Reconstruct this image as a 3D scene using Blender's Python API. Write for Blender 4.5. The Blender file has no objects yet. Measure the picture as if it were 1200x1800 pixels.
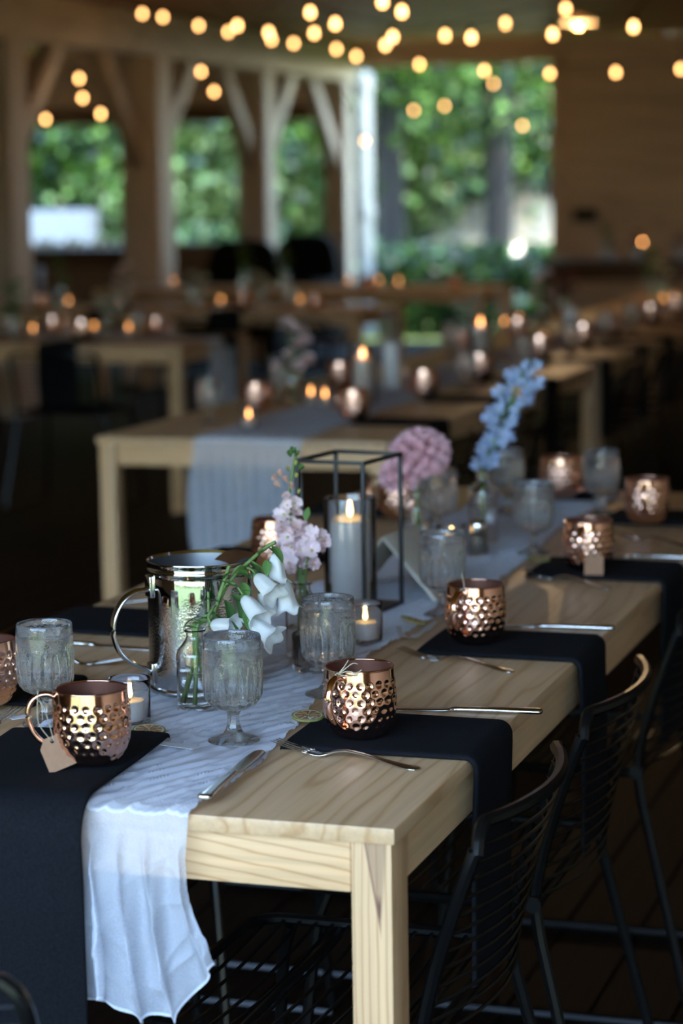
import bpy, bmesh, math, random
import numpy as np
from mathutils import Vector, Matrix, Quaternion

# ------------------------------------------------------------------ camera, world, sun, exposure
SC = bpy.context.scene
COL = SC.collection
CAM_P = (0.70639, -2.33213, 1.43740, -0.315282, 0.139075, -0.0156795, 4084.54)
_x, _y, _z, _yaw, _pit, _rol, FPX = CAM_P
CF = np.array([math.sin(_yaw)*math.cos(_pit), math.cos(_yaw)*math.cos(_pit), -math.sin(_pit)])
_R0 = np.array([math.cos(_yaw), -math.sin(_yaw), 0.0]); _U0 = np.cross(_R0, CF)
CR = math.cos(_rol)*_R0+math.sin(_rol)*_U0; CU = -math.sin(_rol)*_R0+math.cos(_rol)*_U0
CP = np.array([_x, _y, _z])
cd = bpy.data.cameras.new('camera'); cam = bpy.data.objects.new('camera', cd); COL.objects.link(cam)
M = Matrix.Identity(4)
for i in range(3):
    M[i][0] = CR[i]; M[i][1] = CU[i]; M[i][2] = -CF[i]; M[i][3] = CP[i]
cam.matrix_world = M
cd.sensor_fit = 'VERTICAL'; cd.sensor_height = 36.0; cd.sensor_width = 24.0
cd.lens = FPX/1800*36.0
cd.dof.use_dof = True; cd.dof.focus_distance = 2.93; cd.dof.aperture_fstop = 3.5
cd.clip_end = 400
SC.camera = cam
vs = SC.view_settings
vs.view_transform = 'Standard'; vs.look = 'None'; vs.gamma = 1.0; vs.use_curve_mapping = False
vs.exposure = 0.0
SC.cycles.use_denoising = True
SC.cycles.max_bounces = 28; SC.cycles.transparent_max_bounces = 16; SC.cycles.transmission_bounces = 24
SC.cycles.diffuse_bounces = 4; SC.cycles.glossy_bounces = 5
SC.cycles.caustics_reflective = False; SC.cycles.caustics_refractive = True
SC.cycles.sample_clamp_indirect = 6.0; SC.cycles.blur_glossy = 0.5

W = bpy.data.worlds.new('sky_world'); SC.world = W; W.use_nodes = True
wn = W.node_tree; wn.nodes.clear()
sky = wn.nodes.new('ShaderNodeTexSky'); sky.sky_type = 'NISHITA'
sky.sun_disc = False; sky.sun_elevation = math.radians(52); sky.sun_rotation = math.radians(200)
sky.air_density = 1.1; sky.dust_density = 0.25; sky.ozone_density = 3.0
bg = wn.nodes.new('ShaderNodeBackground'); bg.inputs['Strength'].default_value = 2.35
wo = wn.nodes.new('ShaderNodeOutputWorld')
wn.links.new(sky.outputs[0], bg.inputs[0]); wn.links.new(bg.outputs[0], wo.inputs[0])

sl = bpy.data.lights.new('sun', 'SUN'); sun = bpy.data.objects.new('sun', sl); COL.objects.link(sun)
sl.energy = 11.5; sl.angle = math.radians(0.6); sl.color = (1.0, 0.93, 0.8)
sun.rotation_euler = Vector((-0.55, 0.28, -1.0)).to_track_quat('-Z', 'Y').to_euler()
sun.location = (6, -10, 14)

rng = random.Random(7)
nrs = np.random.RandomState(5)


def P(px, py, v):      # the point seen at this pixel in the vertical plane y = v
    d = CR*(px-600)/FPX-CU*(py-900)/FPX+CF; t = (v-CP[1])/d[1]; return Vector(CP+t*d)


def T(px, py, z):      # the point seen at this pixel at height z
    d = CR*(px-600)/FPX-CU*(py-900)/FPX+CF; t = (z-CP[2])/d[2]; return Vector(CP+t*d)


# ------------------------------------------------------------------ helpers
def hash2(ix, iy, s):
    h = np.sin(ix*127.1+iy*311.7+s*74.7)*43758.5453
    return h-np.floor(h)


def vnoise(x, y, s=0):
    x = np.asarray(x, float); y = np.asarray(y, float)
    ix = np.floor(x); iy = np.floor(y); fx = x-ix; fy = y-iy
    fx = fx*fx*(3-2*fx); fy = fy*fy*(3-2*fy)
    a = hash2(ix, iy, s); b = hash2(ix+1, iy, s); c = hash2(ix, iy+1, s); d = hash2(ix+1, iy+1, s)
    return (a*(1-fx)+b*fx)*(1-fy)+(c*(1-fx)+d*fx)*fy


def ridged(x, y, s=0):
    return 1-np.abs(2*vnoise(x, y, s)-1)


class MB:
    def __init__(s):
        s.v = []; s.f = []; s.m = []

    def add(s, verts, faces, mat=0):
        o = len(s.v); s.v.extend([tuple(p) for p in verts]); s.f.extend([tuple(i+o for i in f) for f in faces]); s.m.extend([mat]*len(faces))
        return s

    def box(s, x0, x1, y0, y1, z0, z1, mat=0, bev=0.0):
        if bev <= 0:
            v = [(x, y, z) for z in (z0, z1) for x, y in ((x0, y0), (x1, y0), (x1, y1), (x0, y1))]
            return s.add(v, [(3, 2, 1, 0), (4, 5, 6, 7), (0, 1, 5, 4), (1, 2, 6, 5), (2, 3, 7, 6), (3, 0, 4, 7)], mat)
        bm = bmesh.new()
        bmesh.ops.create_cube(bm, size=1.0)
        for q in bm.verts:
            q.co = Vector(((x0+x1)/2+q.co.x*(x1-x0), (y0+y1)/2+q.co.y*(y1-y0), (z0+z1)/2+q.co.z*(z1-z0)))
        bmesh.ops.bevel(bm, geom=bm.edges[:], offset=bev, segments=2, affect='EDGES', profile=0.6)
        bm.verts.index_update()
        s.add([q.co[:] for q in bm.verts], [[q.index for q in f.verts] for f in bm.faces], mat); bm.free()
        return s

    def tube(s, path, r, n=8, mat=0, cap=True, sect=None, up=None, closed=False):
        pts = [Vector(p) for p in path]; N = len(pts)
        rs = r if hasattr(r, '__len__') else [r]*N
        o = len(s.v); prev = None
        for i, p in enumerate(pts):
            a = pts[i-1] if (i > 0 or closed) else p; b = pts[(i+1) % N] if (i < N-1 or closed) else p
            t = (b-a).normalized()
            if up is not None:
                nx = Vector(up)-t*t.dot(Vector(up))
            elif prev is None:
                nx = t.orthogonal()
            else:
                nx = prev-t*t.dot(prev)
            nx.normalize(); prev = nx; ny = t.cross(nx)
            for k in range(n):
                a_ = 2*math.pi*k/n; cx, cy = math.cos(a_), math.sin(a_)
                if sect: cx *= sect[0]; cy *= sect[1]
                s.v.append(tuple(p+(nx*cx+ny*cy)*rs[i]))
        L = N if closed else N-1
        for i in range(L):
            j = (i+1) % N
            for k in range(n):
                k2 = (k+1) % n
                s.f.append((o+i*n+k, o+i*n+k2, o+j*n+k2, o+j*n+k)); s.m.append(mat)
        if cap and not closed:
            s.f.append(tuple(o+k for k in reversed(range(n)))); s.m.append(mat)
            s.f.append(tuple(o+(N-1)*n+k for k in range(n))); s.m.append(mat)
        return s

    def lathe(s, prof, n=48, mat=0, mod=None, c=(0, 0, 0)):
        o = len(s.v); idx = []
        for (r, z) in prof:
            if r <= 1e-6:
                idx.append([len(s.v)]*n); s.v.append((c[0], c[1], c[2]+z))
            else:
                row = []
                for k in range(n):
                    a = 2*math.pi*k/n; rr = r*(mod(a, z, r) if mod else 1.0)
                    row.append(len(s.v)); s.v.append((c[0]+rr*math.cos(a), c[1]+rr*math.sin(a), c[2]+z))
                idx.append(row)
        for i in range(len(prof)-1):
            A, B = idx[i], idx[i+1]
            for k in range(n):
                k2 = (k+1) % n
                f = [A[k], A[k2], B[k2], B[k]]
                g = []
                for q in f:
                    if q not in g: g.append(q)
                if len(g) >= 3: s.f.append(tuple(g)); s.m.append(mat)
        return s

    def grid(s, V, mat=0, wrap=False):     # V: array (a, b, 3)
        a, b = V.shape[:2]; o = len(s.v)
        s.v.extend(map(tuple, V.reshape(-1, 3).tolist()))
        for i in range(a-1):
            for k in range(b if wrap else b-1):
                k2 = (k+1) % b
                s.f.append((o+i*b+k, o+i*b+k2, o+(i+1)*b+k2, o+(i+1)*b+k)); s.m.append(mat)
        return s

    def xf(s, m):
        s.v = [tuple(m @ Vector(p)) for p in s.v]; return s

    def merge(s, o, m=None):
        vv = o.v if m is None else [tuple(m @ Vector(p)) for p in o.v]
        k = len(s.v); s.v.extend(vv); s.f.extend([tuple(i+k for i in f) for f in o.f]); s.m.extend(o.m); return s

    def mesh(s, name, mats, smooth=True, angle=None):
        me = bpy.data.meshes.new(name); me.from_pydata(s.v, [], s.f)
        if not isinstance(mats, (list, tuple)): mats = [mats]
        for m in mats: me.materials.append(m)
        if len(mats) > 1: me.polygons.foreach_set('material_index', s.m)
        me.polygons.foreach_set('use_smooth', [bool(smooth)]*len(me.polygons))
        me.update()
        if smooth and angle:
            me.set_sharp_from_angle(angle=math.radians(angle))
        return me


def link(name, me, parent=None, loc=(0, 0, 0), rot=(0, 0, 0)):
    o = bpy.data.objects.new(name, me); COL.objects.link(o); o.location = loc; o.rotation_euler = rot
    if parent: o.parent = parent
    return o


def part(name, mb, mat, parent, smooth=True, angle=35, label=None, loc=(0, 0, 0), rot=(0, 0, 0), kind=None):
    me = mb if isinstance(mb, bpy.types.Mesh) else mb.mesh(name, mat, smooth, angle)
    o = link(name, me, parent, loc, rot)
    if label: o['label'] = label
    if kind: o['kind'] = kind
    return o


def tag(o, label, cat, group=None):
    o['label'] = label; o['category'] = cat
    if group: o['group'] = group
    return o


def thing(name, label, cat, loc=(0, 0, 0), rz=0.0, group=None):
    o = bpy.data.objects.new(name, None); o.empty_display_size = 0.05; COL.objects.link(o)
    o.location = loc; o.rotation_euler = (0, 0, rz)
    return tag(o, label, cat, group)


def struct(name, mb, mat, smooth=False, parent=None, loc=(0, 0, 0)):
    o = link(name, mb if isinstance(mb, bpy.types.Mesh) else mb.mesh(name, mat, smooth, 35), parent, loc)
    if not parent: o['kind'] = 'structure'
    return o


KIDS = {}


def dup(root, loc=None, rz=None, label=None, group=None, parent=None):
    c = root.copy(); COL.objects.link(c)
    if parent is not None: c.parent = parent
    if loc is not None: c.location = loc
    if rz is not None: c.rotation_euler = (c.rotation_euler[0], c.rotation_euler[1], rz)
    if label: c['label'] = label
    if group: c['group'] = group
    key = root.name
    if key not in KIDS: KIDS[key] = list(root.children)
    for ch in KIDS[key]: dup(ch, parent=c)
    return c


ORD = ['first', 'second', 'third', 'fourth', 'fifth', 'sixth', 'seventh', 'eighth', 'ninth', 'tenth', 'eleventh', 'twelfth']


class Proto:            # first use moves the built thing itself, later uses copy it
    def __init__(s, fn): s.fn = fn; s.o = None

    def put(s, loc, rz, label, group=None):
        if s.o is None:
            s.o = s.fn(); o = s.o; o.location = loc; o.rotation_euler = (o.rotation_euler[0], o.rotation_euler[1], rz); o['label'] = label
            if group: o['group'] = group
            elif 'group' in o: del o['group']
            return o
        return dup(s.o, loc, rz, label, group)


# ------------------------------------------------------------------ materials
def mat_new(name):
    m = bpy.data.materials.new(name); m.use_nodes = True
    nt = m.node_tree; b = nt.nodes['Principled BSDF']
    return m, nt, b


def simple(name, col, rough=0.5, metal=0.0, spec=0.5, noise=0.0, nscale=20.0, bump=0.0, bscale=60.0, sheen=0.0, sss=0.0, trans=0.0):
    m, nt, b = mat_new(name)
    b.inputs['Base Color'].default_value = (*col, 1); b.inputs['Roughness'].default_value = rough
    b.inputs['Metallic'].default_value = metal; b.inputs['Specular IOR Level'].default_value = spec
    if sheen: b.inputs['Sheen Weight'].default_value = sheen
    if sss:
        b.inputs['Subsurface Weight'].default_value = sss; b.inputs['Subsurface Radius'].default_value = (0.02, 0.012, 0.008)
        b.inputs['Subsurface Scale'].default_value = 0.5
    tc = nt.nodes.new('ShaderNodeTexCoord')
    if noise:
        n = nt.nodes.new('ShaderNodeTexNoise'); n.inputs['Scale'].default_value = nscale; n.inputs['Detail'].default_value = 4
        nt.links.new(tc.outputs['Object'], n.inputs['Vector'])
        r = nt.nodes.new('ShaderNodeValToRGB')
        r.color_ramp.elements[0].position = 0.3; r.color_ramp.elements[1].position = 0.7
        r.color_ramp.elements[0].color = (*[c*(1-noise) for c in col], 1); r.color_ramp.elements[1].color = (*[min(1, c*(1+noise)) for c in col], 1)
        nt.links.new(n.outputs[0], r.inputs[0]); nt.links.new(r.outputs[0], b.inputs['Base Color'])
    if bump:
        n2 = nt.nodes.new('ShaderNodeTexNoise'); n2.inputs['Scale'].default_value = bscale; n2.inputs['Detail'].default_value = 3
        nt.links.new(tc.outputs['Object'], n2.inputs['Vector'])
        bp = nt.nodes.new('ShaderNodeBump'); bp.inputs['Strength'].default_value = bump; bp.inputs['Distance'].default_value = 0.002
        nt.links.new(n2.outputs[0], bp.inputs['Height']); nt.links.new(bp.outputs[0], b.inputs['Normal'])
    if trans:
        t = nt.nodes.new('ShaderNodeBsdfTranslucent'); mx = nt.nodes.new('ShaderNodeMixShader'); mx.inputs[0].default_value = trans
        if b.inputs['Base Color'].is_linked: nt.links.new(b.inputs['Base Color'].links[0].from_socket, t.inputs[0])
        else: t.inputs[0].default_value = (*col, 1)
        out = nt.nodes['Material Output']
        nt.links.new(b.outputs[0], mx.inputs[1]); nt.links.new(t.outputs[0], mx.inputs[2]); nt.links.new(mx.outputs[0], out.inputs[0])
    return m


def wood(name, axis, light, mid, dark, rough=0.42, ring=9.0, dist=7.0, streak=False, per_board=True, spec=0.4):
    m, nt, b = mat_new(name); N = nt.nodes; L = nt.links
    tc = N.new('ShaderNodeTexCoord'); oi = N.new('ShaderNodeObjectInfo')
    mp = N.new('ShaderNodeMapping')
    sc = [1.0, 1.0, 1.0]; sc[axis] = 0.13
    mp.inputs['Scale'].default_value = sc
    L.new(tc.outputs['Object'], mp.inputs[0])
    vec = mp.outputs[0]
    if per_board:
        mu = N.new('ShaderNodeMath'); mu.operation = 'MULTIPLY'; mu.inputs[1].default_value = 13.7
        L.new(oi.outputs['Random'], mu.inputs[0])
        ad = N.new('ShaderNodeVectorMath'); ad.operation = 'ADD'; L.new(vec, ad.inputs[0]); L.new(mu.outputs[0], ad.inputs[1]); vec = ad.outputs[0]
    wv = N.new('ShaderNodeTexWave'); wv.wave_type = 'BANDS'; wv.bands_direction = 'X' if axis != 0 else 'Y'
    if axis == 0: wv.bands_direction = 'DIAGONAL'
    wv.inputs['Scale'].default_value = ring; wv.inputs['Distortion'].default_value = dist
    wv.inputs['Detail'].default_value = 2.0; wv.inputs['Detail Scale'].default_value = 1.4; wv.inputs['Detail Roughness'].default_value = 0.45
    L.new(vec, wv.inputs['Vector'])
    cr = N.new('ShaderNodeValToRGB'); e = cr.color_ramp.elements
    e[0].position = 0.0; e[0].color = (*light, 1); e[1].position = 1.0; e[1].color = (*dark, 1)
    q = e.new(0.62); q.color = (*[(a*2+c)/3 for a, c in zip(light, mid)], 1)
    q = e.new(0.88); q.color = (*mid, 1)
    L.new(wv.outputs[0], cr.inputs[0])
    mp2 = N.new('ShaderNodeMapping'); s2 = [130.0, 130.0, 130.0]; s2[axis] = 3.0
    mp2.inputs['Scale'].default_value = s2; L.new(tc.outputs['Object'], mp2.inputs[0])
    fn = N.new('ShaderNodeTexNoise'); fn.inputs['Scale'].default_value = 1.0; fn.inputs['Detail'].default_value = 3
    L.new(mp2.outputs[0], fn.inputs['Vector'])
    big = N.new('ShaderNodeTexNoise'); big.inputs['Scale'].default_value = 5.0; L.new(vec, big.inputs['Vector'])
    mr = N.new('ShaderNodeMapRange'); mr.inputs['From Min'].default_value = 0.25; mr.inputs['From Max'].default_value = 0.75
    mr.inputs['To Min'].default_value = 0.86; mr.inputs['To Max'].default_value = 1.1; L.new(fn.outputs[0], mr.inputs[0])
    mr2 = N.new('ShaderNodeMapRange'); mr2.inputs['From Min'].default_value = 0.3; mr2.inputs['From Max'].default_value = 0.7
    mr2.inputs['To Min'].default_value = 0.85; mr2.inputs['To Max'].default_value = 1.1; L.new(big.outputs[0], mr2.inputs[0])
    mm = N.new('ShaderNodeMath'); mm.operation = 'MULTIPLY'; L.new(mr.outputs[0], mm.inputs[0]); L.new(mr2.outputs[0], mm.inputs[1])
    vm = N.new('ShaderNodeVectorMath'); vm.operation = 'SCALE'; L.new(cr.outputs[0], vm.inputs[0]); L.new(mm.outputs[0], vm.inputs['Scale'])
    col = vm.outputs[0]
    if streak:
        # dark heartwood tongue on this one leg: a long V that narrows downwards (object space of the leg's table)
        sx = N.new('ShaderNodeSeparateXYZ'); L.new(tc.outputs['Object'], sx.inputs[0])
        wn_ = N.new('ShaderNodeTexNoise'); wn_.inputs['Scale'].default_value = 9.0; L.new(tc.outputs['Object'], wn_.inputs['Vector'])

        def math_(op, a, bb, cl=False):
            k = N.new('ShaderNodeMath'); k.operation = op; k.use_clamp = cl
            for i_, q_ in enumerate((a, bb)):
                if isinstance(q_, (int, float)): k.inputs[i_].default_value = q_
                else: L.new(q_, k.inputs[i_])
            return k.outputs[0]
        dz = math_('SUBTRACT', sx.outputs[2], streak[1])
        half = math_('MULTIPLY', dz, streak[2])
        cx = math_('ADD', math_('MULTIPLY', dz, -0.05), streak[0])
        ax = math_('ABSOLUTE', math_('SUBTRACT', sx.outputs[0], cx), 0)
        edge = math_('SUBTRACT', half, ax)
        fill = math_('MULTIPLY', math_('MULTIPLY', edge, 900.0, True), 0.5)
        rim = math_('SUBTRACT', 1.0, math_('MULTIPLY', math_('ABSOLUTE', edge, 0), 420.0, True), True)
        lf = math_('MULTIPLY', math_('LESS_THAN', sx.outputs[0], cx), math_('MULTIPLY', rim, 1.0))
        tip = math_('SUBTRACT', 1.0, math_('MULTIPLY', math_('ABSOLUTE', math_('SUBTRACT', dz, 0.012), 0), 40.0), True)
        tipf = math_('MULTIPLY', math_('MULTIPLY', edge, 900.0, True), math_('MULTIPLY', tip, 0.9))
        mask = math_('MAXIMUM', math_('MAXIMUM', math_('ADD', fill, tipf), math_('MULTIPLY', rim, 0.4)), lf)
        mix = N.new('ShaderNodeMix'); mix.data_type = 'RGBA'
        L.new(mask, mix.inputs[0]); L.new(col, mix.inputs[6]); mix.inputs[7].default_value = (0.13, 0.045, 0.018, 1)
        col = mix.outputs[2]
    L.new(col, b.inputs['Base Color'])
    b.inputs['Roughness'].default_value = rough; b.inputs['Specular IOR Level'].default_value = spec
    bp = N.new('ShaderNodeBump'); bp.inputs['Strength'].default_value = 0.18; bp.inputs['Distance'].default_value = 0.001
    L.new(fn.outputs[0], bp.inputs['Height']); L.new(bp.outputs[0], b.inputs['Normal'])
    return m


def glass(name, ior=1.46, tint=(1, 1, 1), rough=0.0, bump=0.0, bscale=400.0, mist=0.0):
    m, nt, b = mat_new(name); N = nt.nodes; L = nt.links
    b.inputs['Base Color'].default_value = (*tint, 1); b.inputs['Roughness'].default_value = rough
    b.inputs['Transmission Weight'].default_value = 1.0; b.inputs['IOR'].default_value = ior
    if bump:
        tc = N.new('ShaderNodeTexCoord'); v = N.new('ShaderNodeTexVoronoi'); v.inputs['Scale'].default_value = bscale
        v.feature = 'SMOOTH_F1'
        L.new(tc.outputs['Object'], v.inputs['Vector'])
        bp = N.new('ShaderNodeBump'); bp.inputs['Strength'].default_value = bump; bp.inputs['Distance'].default_value = 0.0015
        L.new(v.outputs['Distance'], bp.inputs['Height']); L.new(bp.outputs[0], b.inputs['Normal'])
        if mist:      # dew drops scatter light
            df = N.new('ShaderNodeBsdfDiffuse'); df.inputs[0].default_value = (0.92, 0.95, 0.97, 1); tl = N.new('ShaderNodeBsdfTranslucent'); tl.inputs[0].default_value = (0.92, 0.95, 0.97, 1)
            a1 = N.new('ShaderNodeAddShader'); mx = N.new('ShaderNodeMixShader'); mh = N.new('ShaderNodeMixShader'); mh.inputs[0].default_value = 0.5
            n5 = N.new('ShaderNodeTexNoise'); n5.inputs['Scale'].default_value = 90.0; L.new(tc.outputs['Object'], n5.inputs['Vector'])
            mr = N.new('ShaderNodeMapRange'); mr.inputs['From Min'].default_value = 0.35; mr.inputs['From Max'].default_value = 0.7; mr.inputs['To Min'].default_value = mist*0.4; mr.inputs['To Max'].default_value = mist*1.9
            L.new(n5.outputs[0], mr.inputs[0]); L.new(df.outputs[0], mh.inputs[1]); L.new(tl.outputs[0], mh.inputs[2])
            L.new(mr.outputs[0], mx.inputs[0]); L.new(b.outputs[0], mx.inputs[1]); L.new(mh.outputs[0], mx.inputs[2]); L.new(mx.outputs[0], N['Material Output'].inputs[0])
            N.remove(a1)
    return m


def emit(name, col, strength):
    m, nt, b = mat_new(name)
    b.inputs['Base Color'].default_value = (*col, 1); b.inputs['Emission Color'].default_value = (*col, 1)
    b.inputs['Emission Strength'].default_value = strength
    return m


PINE = ((0.72, 0.455, 0.235), (0.67, 0.41, 0.205), (0.52, 0.285, 0.125))
M_TOP = wood('pine_top', 1, (0.66, 0.425, 0.235), (0.62, 0.385, 0.20), (0.52, 0.30, 0.14), rough=0.36, ring=9.0, dist=13.0)
M_APX = wood('pine_rail_cross', 0, *PINE, rough=0.45, ring=46, dist=2.6)
M_APY = wood('pine_rail_long', 1, *PINE, rough=0.45, ring=30, dist=4)
M_LEG = wood('pine_leg', 2, *PINE, rough=0.45, ring=34, dist=4)
M_LEGS = wood('pine_leg_heartwood', 2, *PINE, rough=0.45, ring=34, dist=3, streak=(-0.0195, 0.637, 0.125))
M_FLOOR = wood('dark_deck', 1, (0.017, 0.0085, 0.0045), (0.013, 0.0065, 0.0035), (0.008, 0.004, 0.002), rough=0.6, spec=0.10, ring=9)
M_CEIL = wood('brown_ceiling', 1, (0.64, 0.33, 0.15), (0.58, 0.29, 0.125), (0.46, 0.22, 0.09), rough=0.5, ring=8)
M_SIDE = wood('cream_siding', 0, (0.82, 0.60, 0.44), (0.79, 0.57, 0.41), (0.71, 0.50, 0.355), rough=0.6, ring=3)
M_POST = wood('painted_post', 2, (0.58, 0.46, 0.36), (0.55, 0.43, 0.33), (0.50, 0.39, 0.30), rough=0.6, ring=6)
M_BEAM = wood('brown_beam', 0, (0.21, 0.12, 0.06), (0.19, 0.10, 0.05), (0.13, 0.07, 0.035), rough=0.6, ring=6)
M_BLACK = simple('black_metal', (0.005, 0.005, 0.005), rough=0.27, metal=0.0, spec=0.22)
M_LBLACK = simple('lantern_black', (0.008, 0.009, 0.009), rough=0.45)
M_STEEL = simple('polished_steel', (0.72, 0.72, 0.71), rough=0.13, metal=1.0)
M_CUT = simple('cutlery_steel', (0.62, 0.60, 0.57), rough=0.2, metal=1.0, bump=0.05, bscale=300)
M_COPPER = simple('copper', (0.86, 0.51, 0.38), rough=0.10, metal=1.0)
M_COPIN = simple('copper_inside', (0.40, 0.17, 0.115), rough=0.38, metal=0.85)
M_NAP = simple('black_linen', (0.0075, 0.0082, 0.0105), rough=0.9, spec=0.12, noise=0.3, nscale=300, bump=0.25, bscale=900)
M_WAX = simple('white_wax', (0.90, 0.89, 0.86), rough=0.5, trans=0.15)
M_WICK = simple('wick', (0.02, 0.015, 0.012), rough=0.9)
M_KRAFT = simple('kraft_paper', (0.31, 0.165, 0.09), rough=0.8, noise=0.08, nscale=120)
M_TWINE = simple('twine', (0.42, 0.34, 0.24), rough=0.9, noise=0.3, nscale=400)
M_PAPER = simple('white_paper', (0.78, 0.78, 0.80), rough=0.7, noise=0.03, nscale=60)
M_RIB = simple('white_ribbon', (0.74, 0.72, 0.70), rough=0.6, trans=0.3)
M_RIND = simple('lime_rind', (0.24, 0.24, 0.07), rough=0.6, noise=0.25, nscale=200)
M_PITH = simple('dried_pith', (0.75, 0.64, 0.44), rough=0.7, noise=0.1, nscale=150)
M_FLESH = simple('dried_flesh', (0.30, 0.15, 0.05), rough=0.45, noise=0.4, nscale=200, bump=0.5, bscale=400)
M_STEM = simple('green_stem', (0.13, 0.21, 0.055), rough=0.5, noise=0.2, nscale=60)
M_LEAF = simple('green_leaf', (0.075, 0.17, 0.045), rough=0.45, noise=0.3, nscale=50, trans=0.3)
M_CALYX = simple('green_calyx', (0.12, 0.24, 0.06), rough=0.5, noise=0.2, nscale=80, trans=0.2)
M_BELL = simple('white_petal', (0.86, 0.86, 0.82), rough=0.55, noise=0.05, nscale=60, trans=0.35)
M_PINK = simple('pale_pink_petal', (0.92, 0.72, 0.71), rough=0.55, noise=0.10, nscale=70, trans=0.3)
M_PEACH = simple('peach_bud', (0.78, 0.48, 0.36), rough=0.55, noise=0.2, nscale=80, trans=0.3)
M_YELG = simple('yellow_green_bud', (0.45, 0.42, 0.10), rough=0.55, noise=0.2, nscale=80)
M_HYD = simple('dusty_pink_petal', (0.92, 0.58, 0.62), rough=0.6, noise=0.12, nscale=45, trans=0.3)
M_BLUE = simple('sky_blue_petal', (0.40, 0.50, 0.70), rough=0.55, noise=0.2, nscale=60, trans=0.3)
M_RED = simple('wine_petal', (0.30, 0.05, 0.07), rough=0.6, noise=0.3, nscale=60, trans=0.2)
M_WHITEF = simple('cream_petal', (0.62, 0.62, 0.50), rough=0.6, noise=0.2, nscale=60, trans=0.3)
M_CARD = simple('cream_card', (0.60, 0.56, 0.47), rough=0.7, noise=0.05, nscale=80)
M_PEPPER = simple('ground_pepper', (0.10, 0.09, 0.075), rough=0.9, noise=0.8, nscale=900)
M_WHITE = simple('white_paint', (0.15, 0.16, 0.175), rough=0.5, noise=0.04, nscale=5)
M_UPH = simple('black_upholstery', (0.006, 0.006, 0.006), rough=0.9, spec=0.1, noise=0.2, nscale=30)
M_DKWOOD = wood('dark_table_wood', 0, (0.12, 0.062, 0.035), (0.10, 0.05, 0.028), (0.07, 0.033, 0.018), rough=0.4)
M_GLASS = glass('clear_glass'); M_COND = glass('misted_glass', rough=0.0, bump=0.10, bscale=420.0, mist=0.08)
M_WATER = glass('water', ior=1.333)
M_PITCH = M_STEEL
M_FLAME = emit('candle_flame', (1.0, 0.62, 0.22), 22.0)
M_FLAMED = emit('far_candle_flame', (1.0, 0.42, 0.12), 30.0)
M_BULB = emit('warm_bulb', (1.0, 0.50, 0.17), 14.0)
M_LAMPG = emit('lamp_glow', (1.0, 0.75, 0.40), 30.0)


def runner_mat(name, sheer):
    m, nt, b = mat_new(name); N = nt.nodes; L = nt.links
    nt.nodes.remove(b)
    d = N.new('ShaderNodeBsdfDiffuse'); t = N.new('ShaderNodeBsdfTranslucent'); tr = N.new('ShaderNodeBsdfTransparent')
    for k in (d, t): k.inputs[0].default_value = (0.86, 0.89, 0.97, 1)
    a = N.new('ShaderNodeMixShader'); a.inputs[0].default_value = 0.3; L.new(d.outputs[0], a.inputs[1]); L.new(t.outputs[0], a.inputs[2])
    tc = N.new('ShaderNodeTexCoord'); w1 = N.new('ShaderNodeTexNoise'); w1.inputs['Scale'].default_value = 1.0; w1.inputs['Detail'].default_value = 2
    mp = N.new('ShaderNodeMapping'); mp.inputs['Scale'].default_value = (700, 60, 700); L.new(tc.outputs['Object'], mp.inputs[0]); L.new(mp.outputs[0], w1.inputs['Vector'])
    mr = N.new('ShaderNodeMapRange'); mr.inputs['From Min'].default_value = 0.3; mr.inputs['From Max'].default_value = 0.7
    mr.inputs['To Min'].default_value = sheer*0.85; mr.inputs['To Max'].default_value = sheer*1.15; L.new(w1.outputs[0], mr.inputs[0])
    mx = N.new('ShaderNodeMixShader'); L.new(mr.outputs[0], mx.inputs[0]); L.new(a.outputs[0], mx.inputs[1]); L.new(tr.outputs[0], mx.inputs[2])
    bp = N.new('ShaderNodeBump'); bp.inputs['Strength'].default_value = 0.15; bp.inputs['Distance'].default_value = 0.001
    L.new(w1.outputs[0], bp.inputs['Height']); L.new(bp.outputs[0], d.inputs['Normal'])
    L.new(mx.outputs[0], N['Material Output'].inputs[0])
    return m


M_RUN = runner_mat('white_gauze', 0.07)
M_RUNH = runner_mat('sheer_gauze', 0.43)
M_RUNF = runner_mat('white_gauze_thick', 0.05)


def foliage_mat(name, c1, c2, trans):
    m, nt, b = mat_new(name); N = nt.nodes; L = nt.links
    g = N.new('ShaderNodeNewGeometry'); r = N.new('ShaderNodeValToRGB')
    r.color_ramp.elements[0].color = (*c1, 1); r.color_ramp.elements[1].color = (*c2, 1); r.color_ramp.elements[0].position = 0.35
    r.color_ramp.elements[1].position = 0.86; q = r.color_ramp.elements.new(1.0); q.color = (*[min(0.95, c*2.8+0.1) for c in c2], 1)  # a few leaves coloured very bright, standing in for glints
    L.new(g.outputs['Random Per Island'], r.inputs[0]); L.new(r.outputs[0], b.inputs['Base Color'])
    b.inputs['Roughness'].default_value = 0.22
    t = N.new('ShaderNodeBsdfTranslucent'); mx = N.new('ShaderNodeMixShader'); mx.inputs[0].default_value = trans
    L.new(r.outputs[0], t.inputs[0]); L.new(b.outputs[0], mx.inputs[1]); L.new(t.outputs[0], mx.inputs[2])
    L.new(mx.outputs[0], N['Material Output'].inputs[0])
    return m


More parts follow.
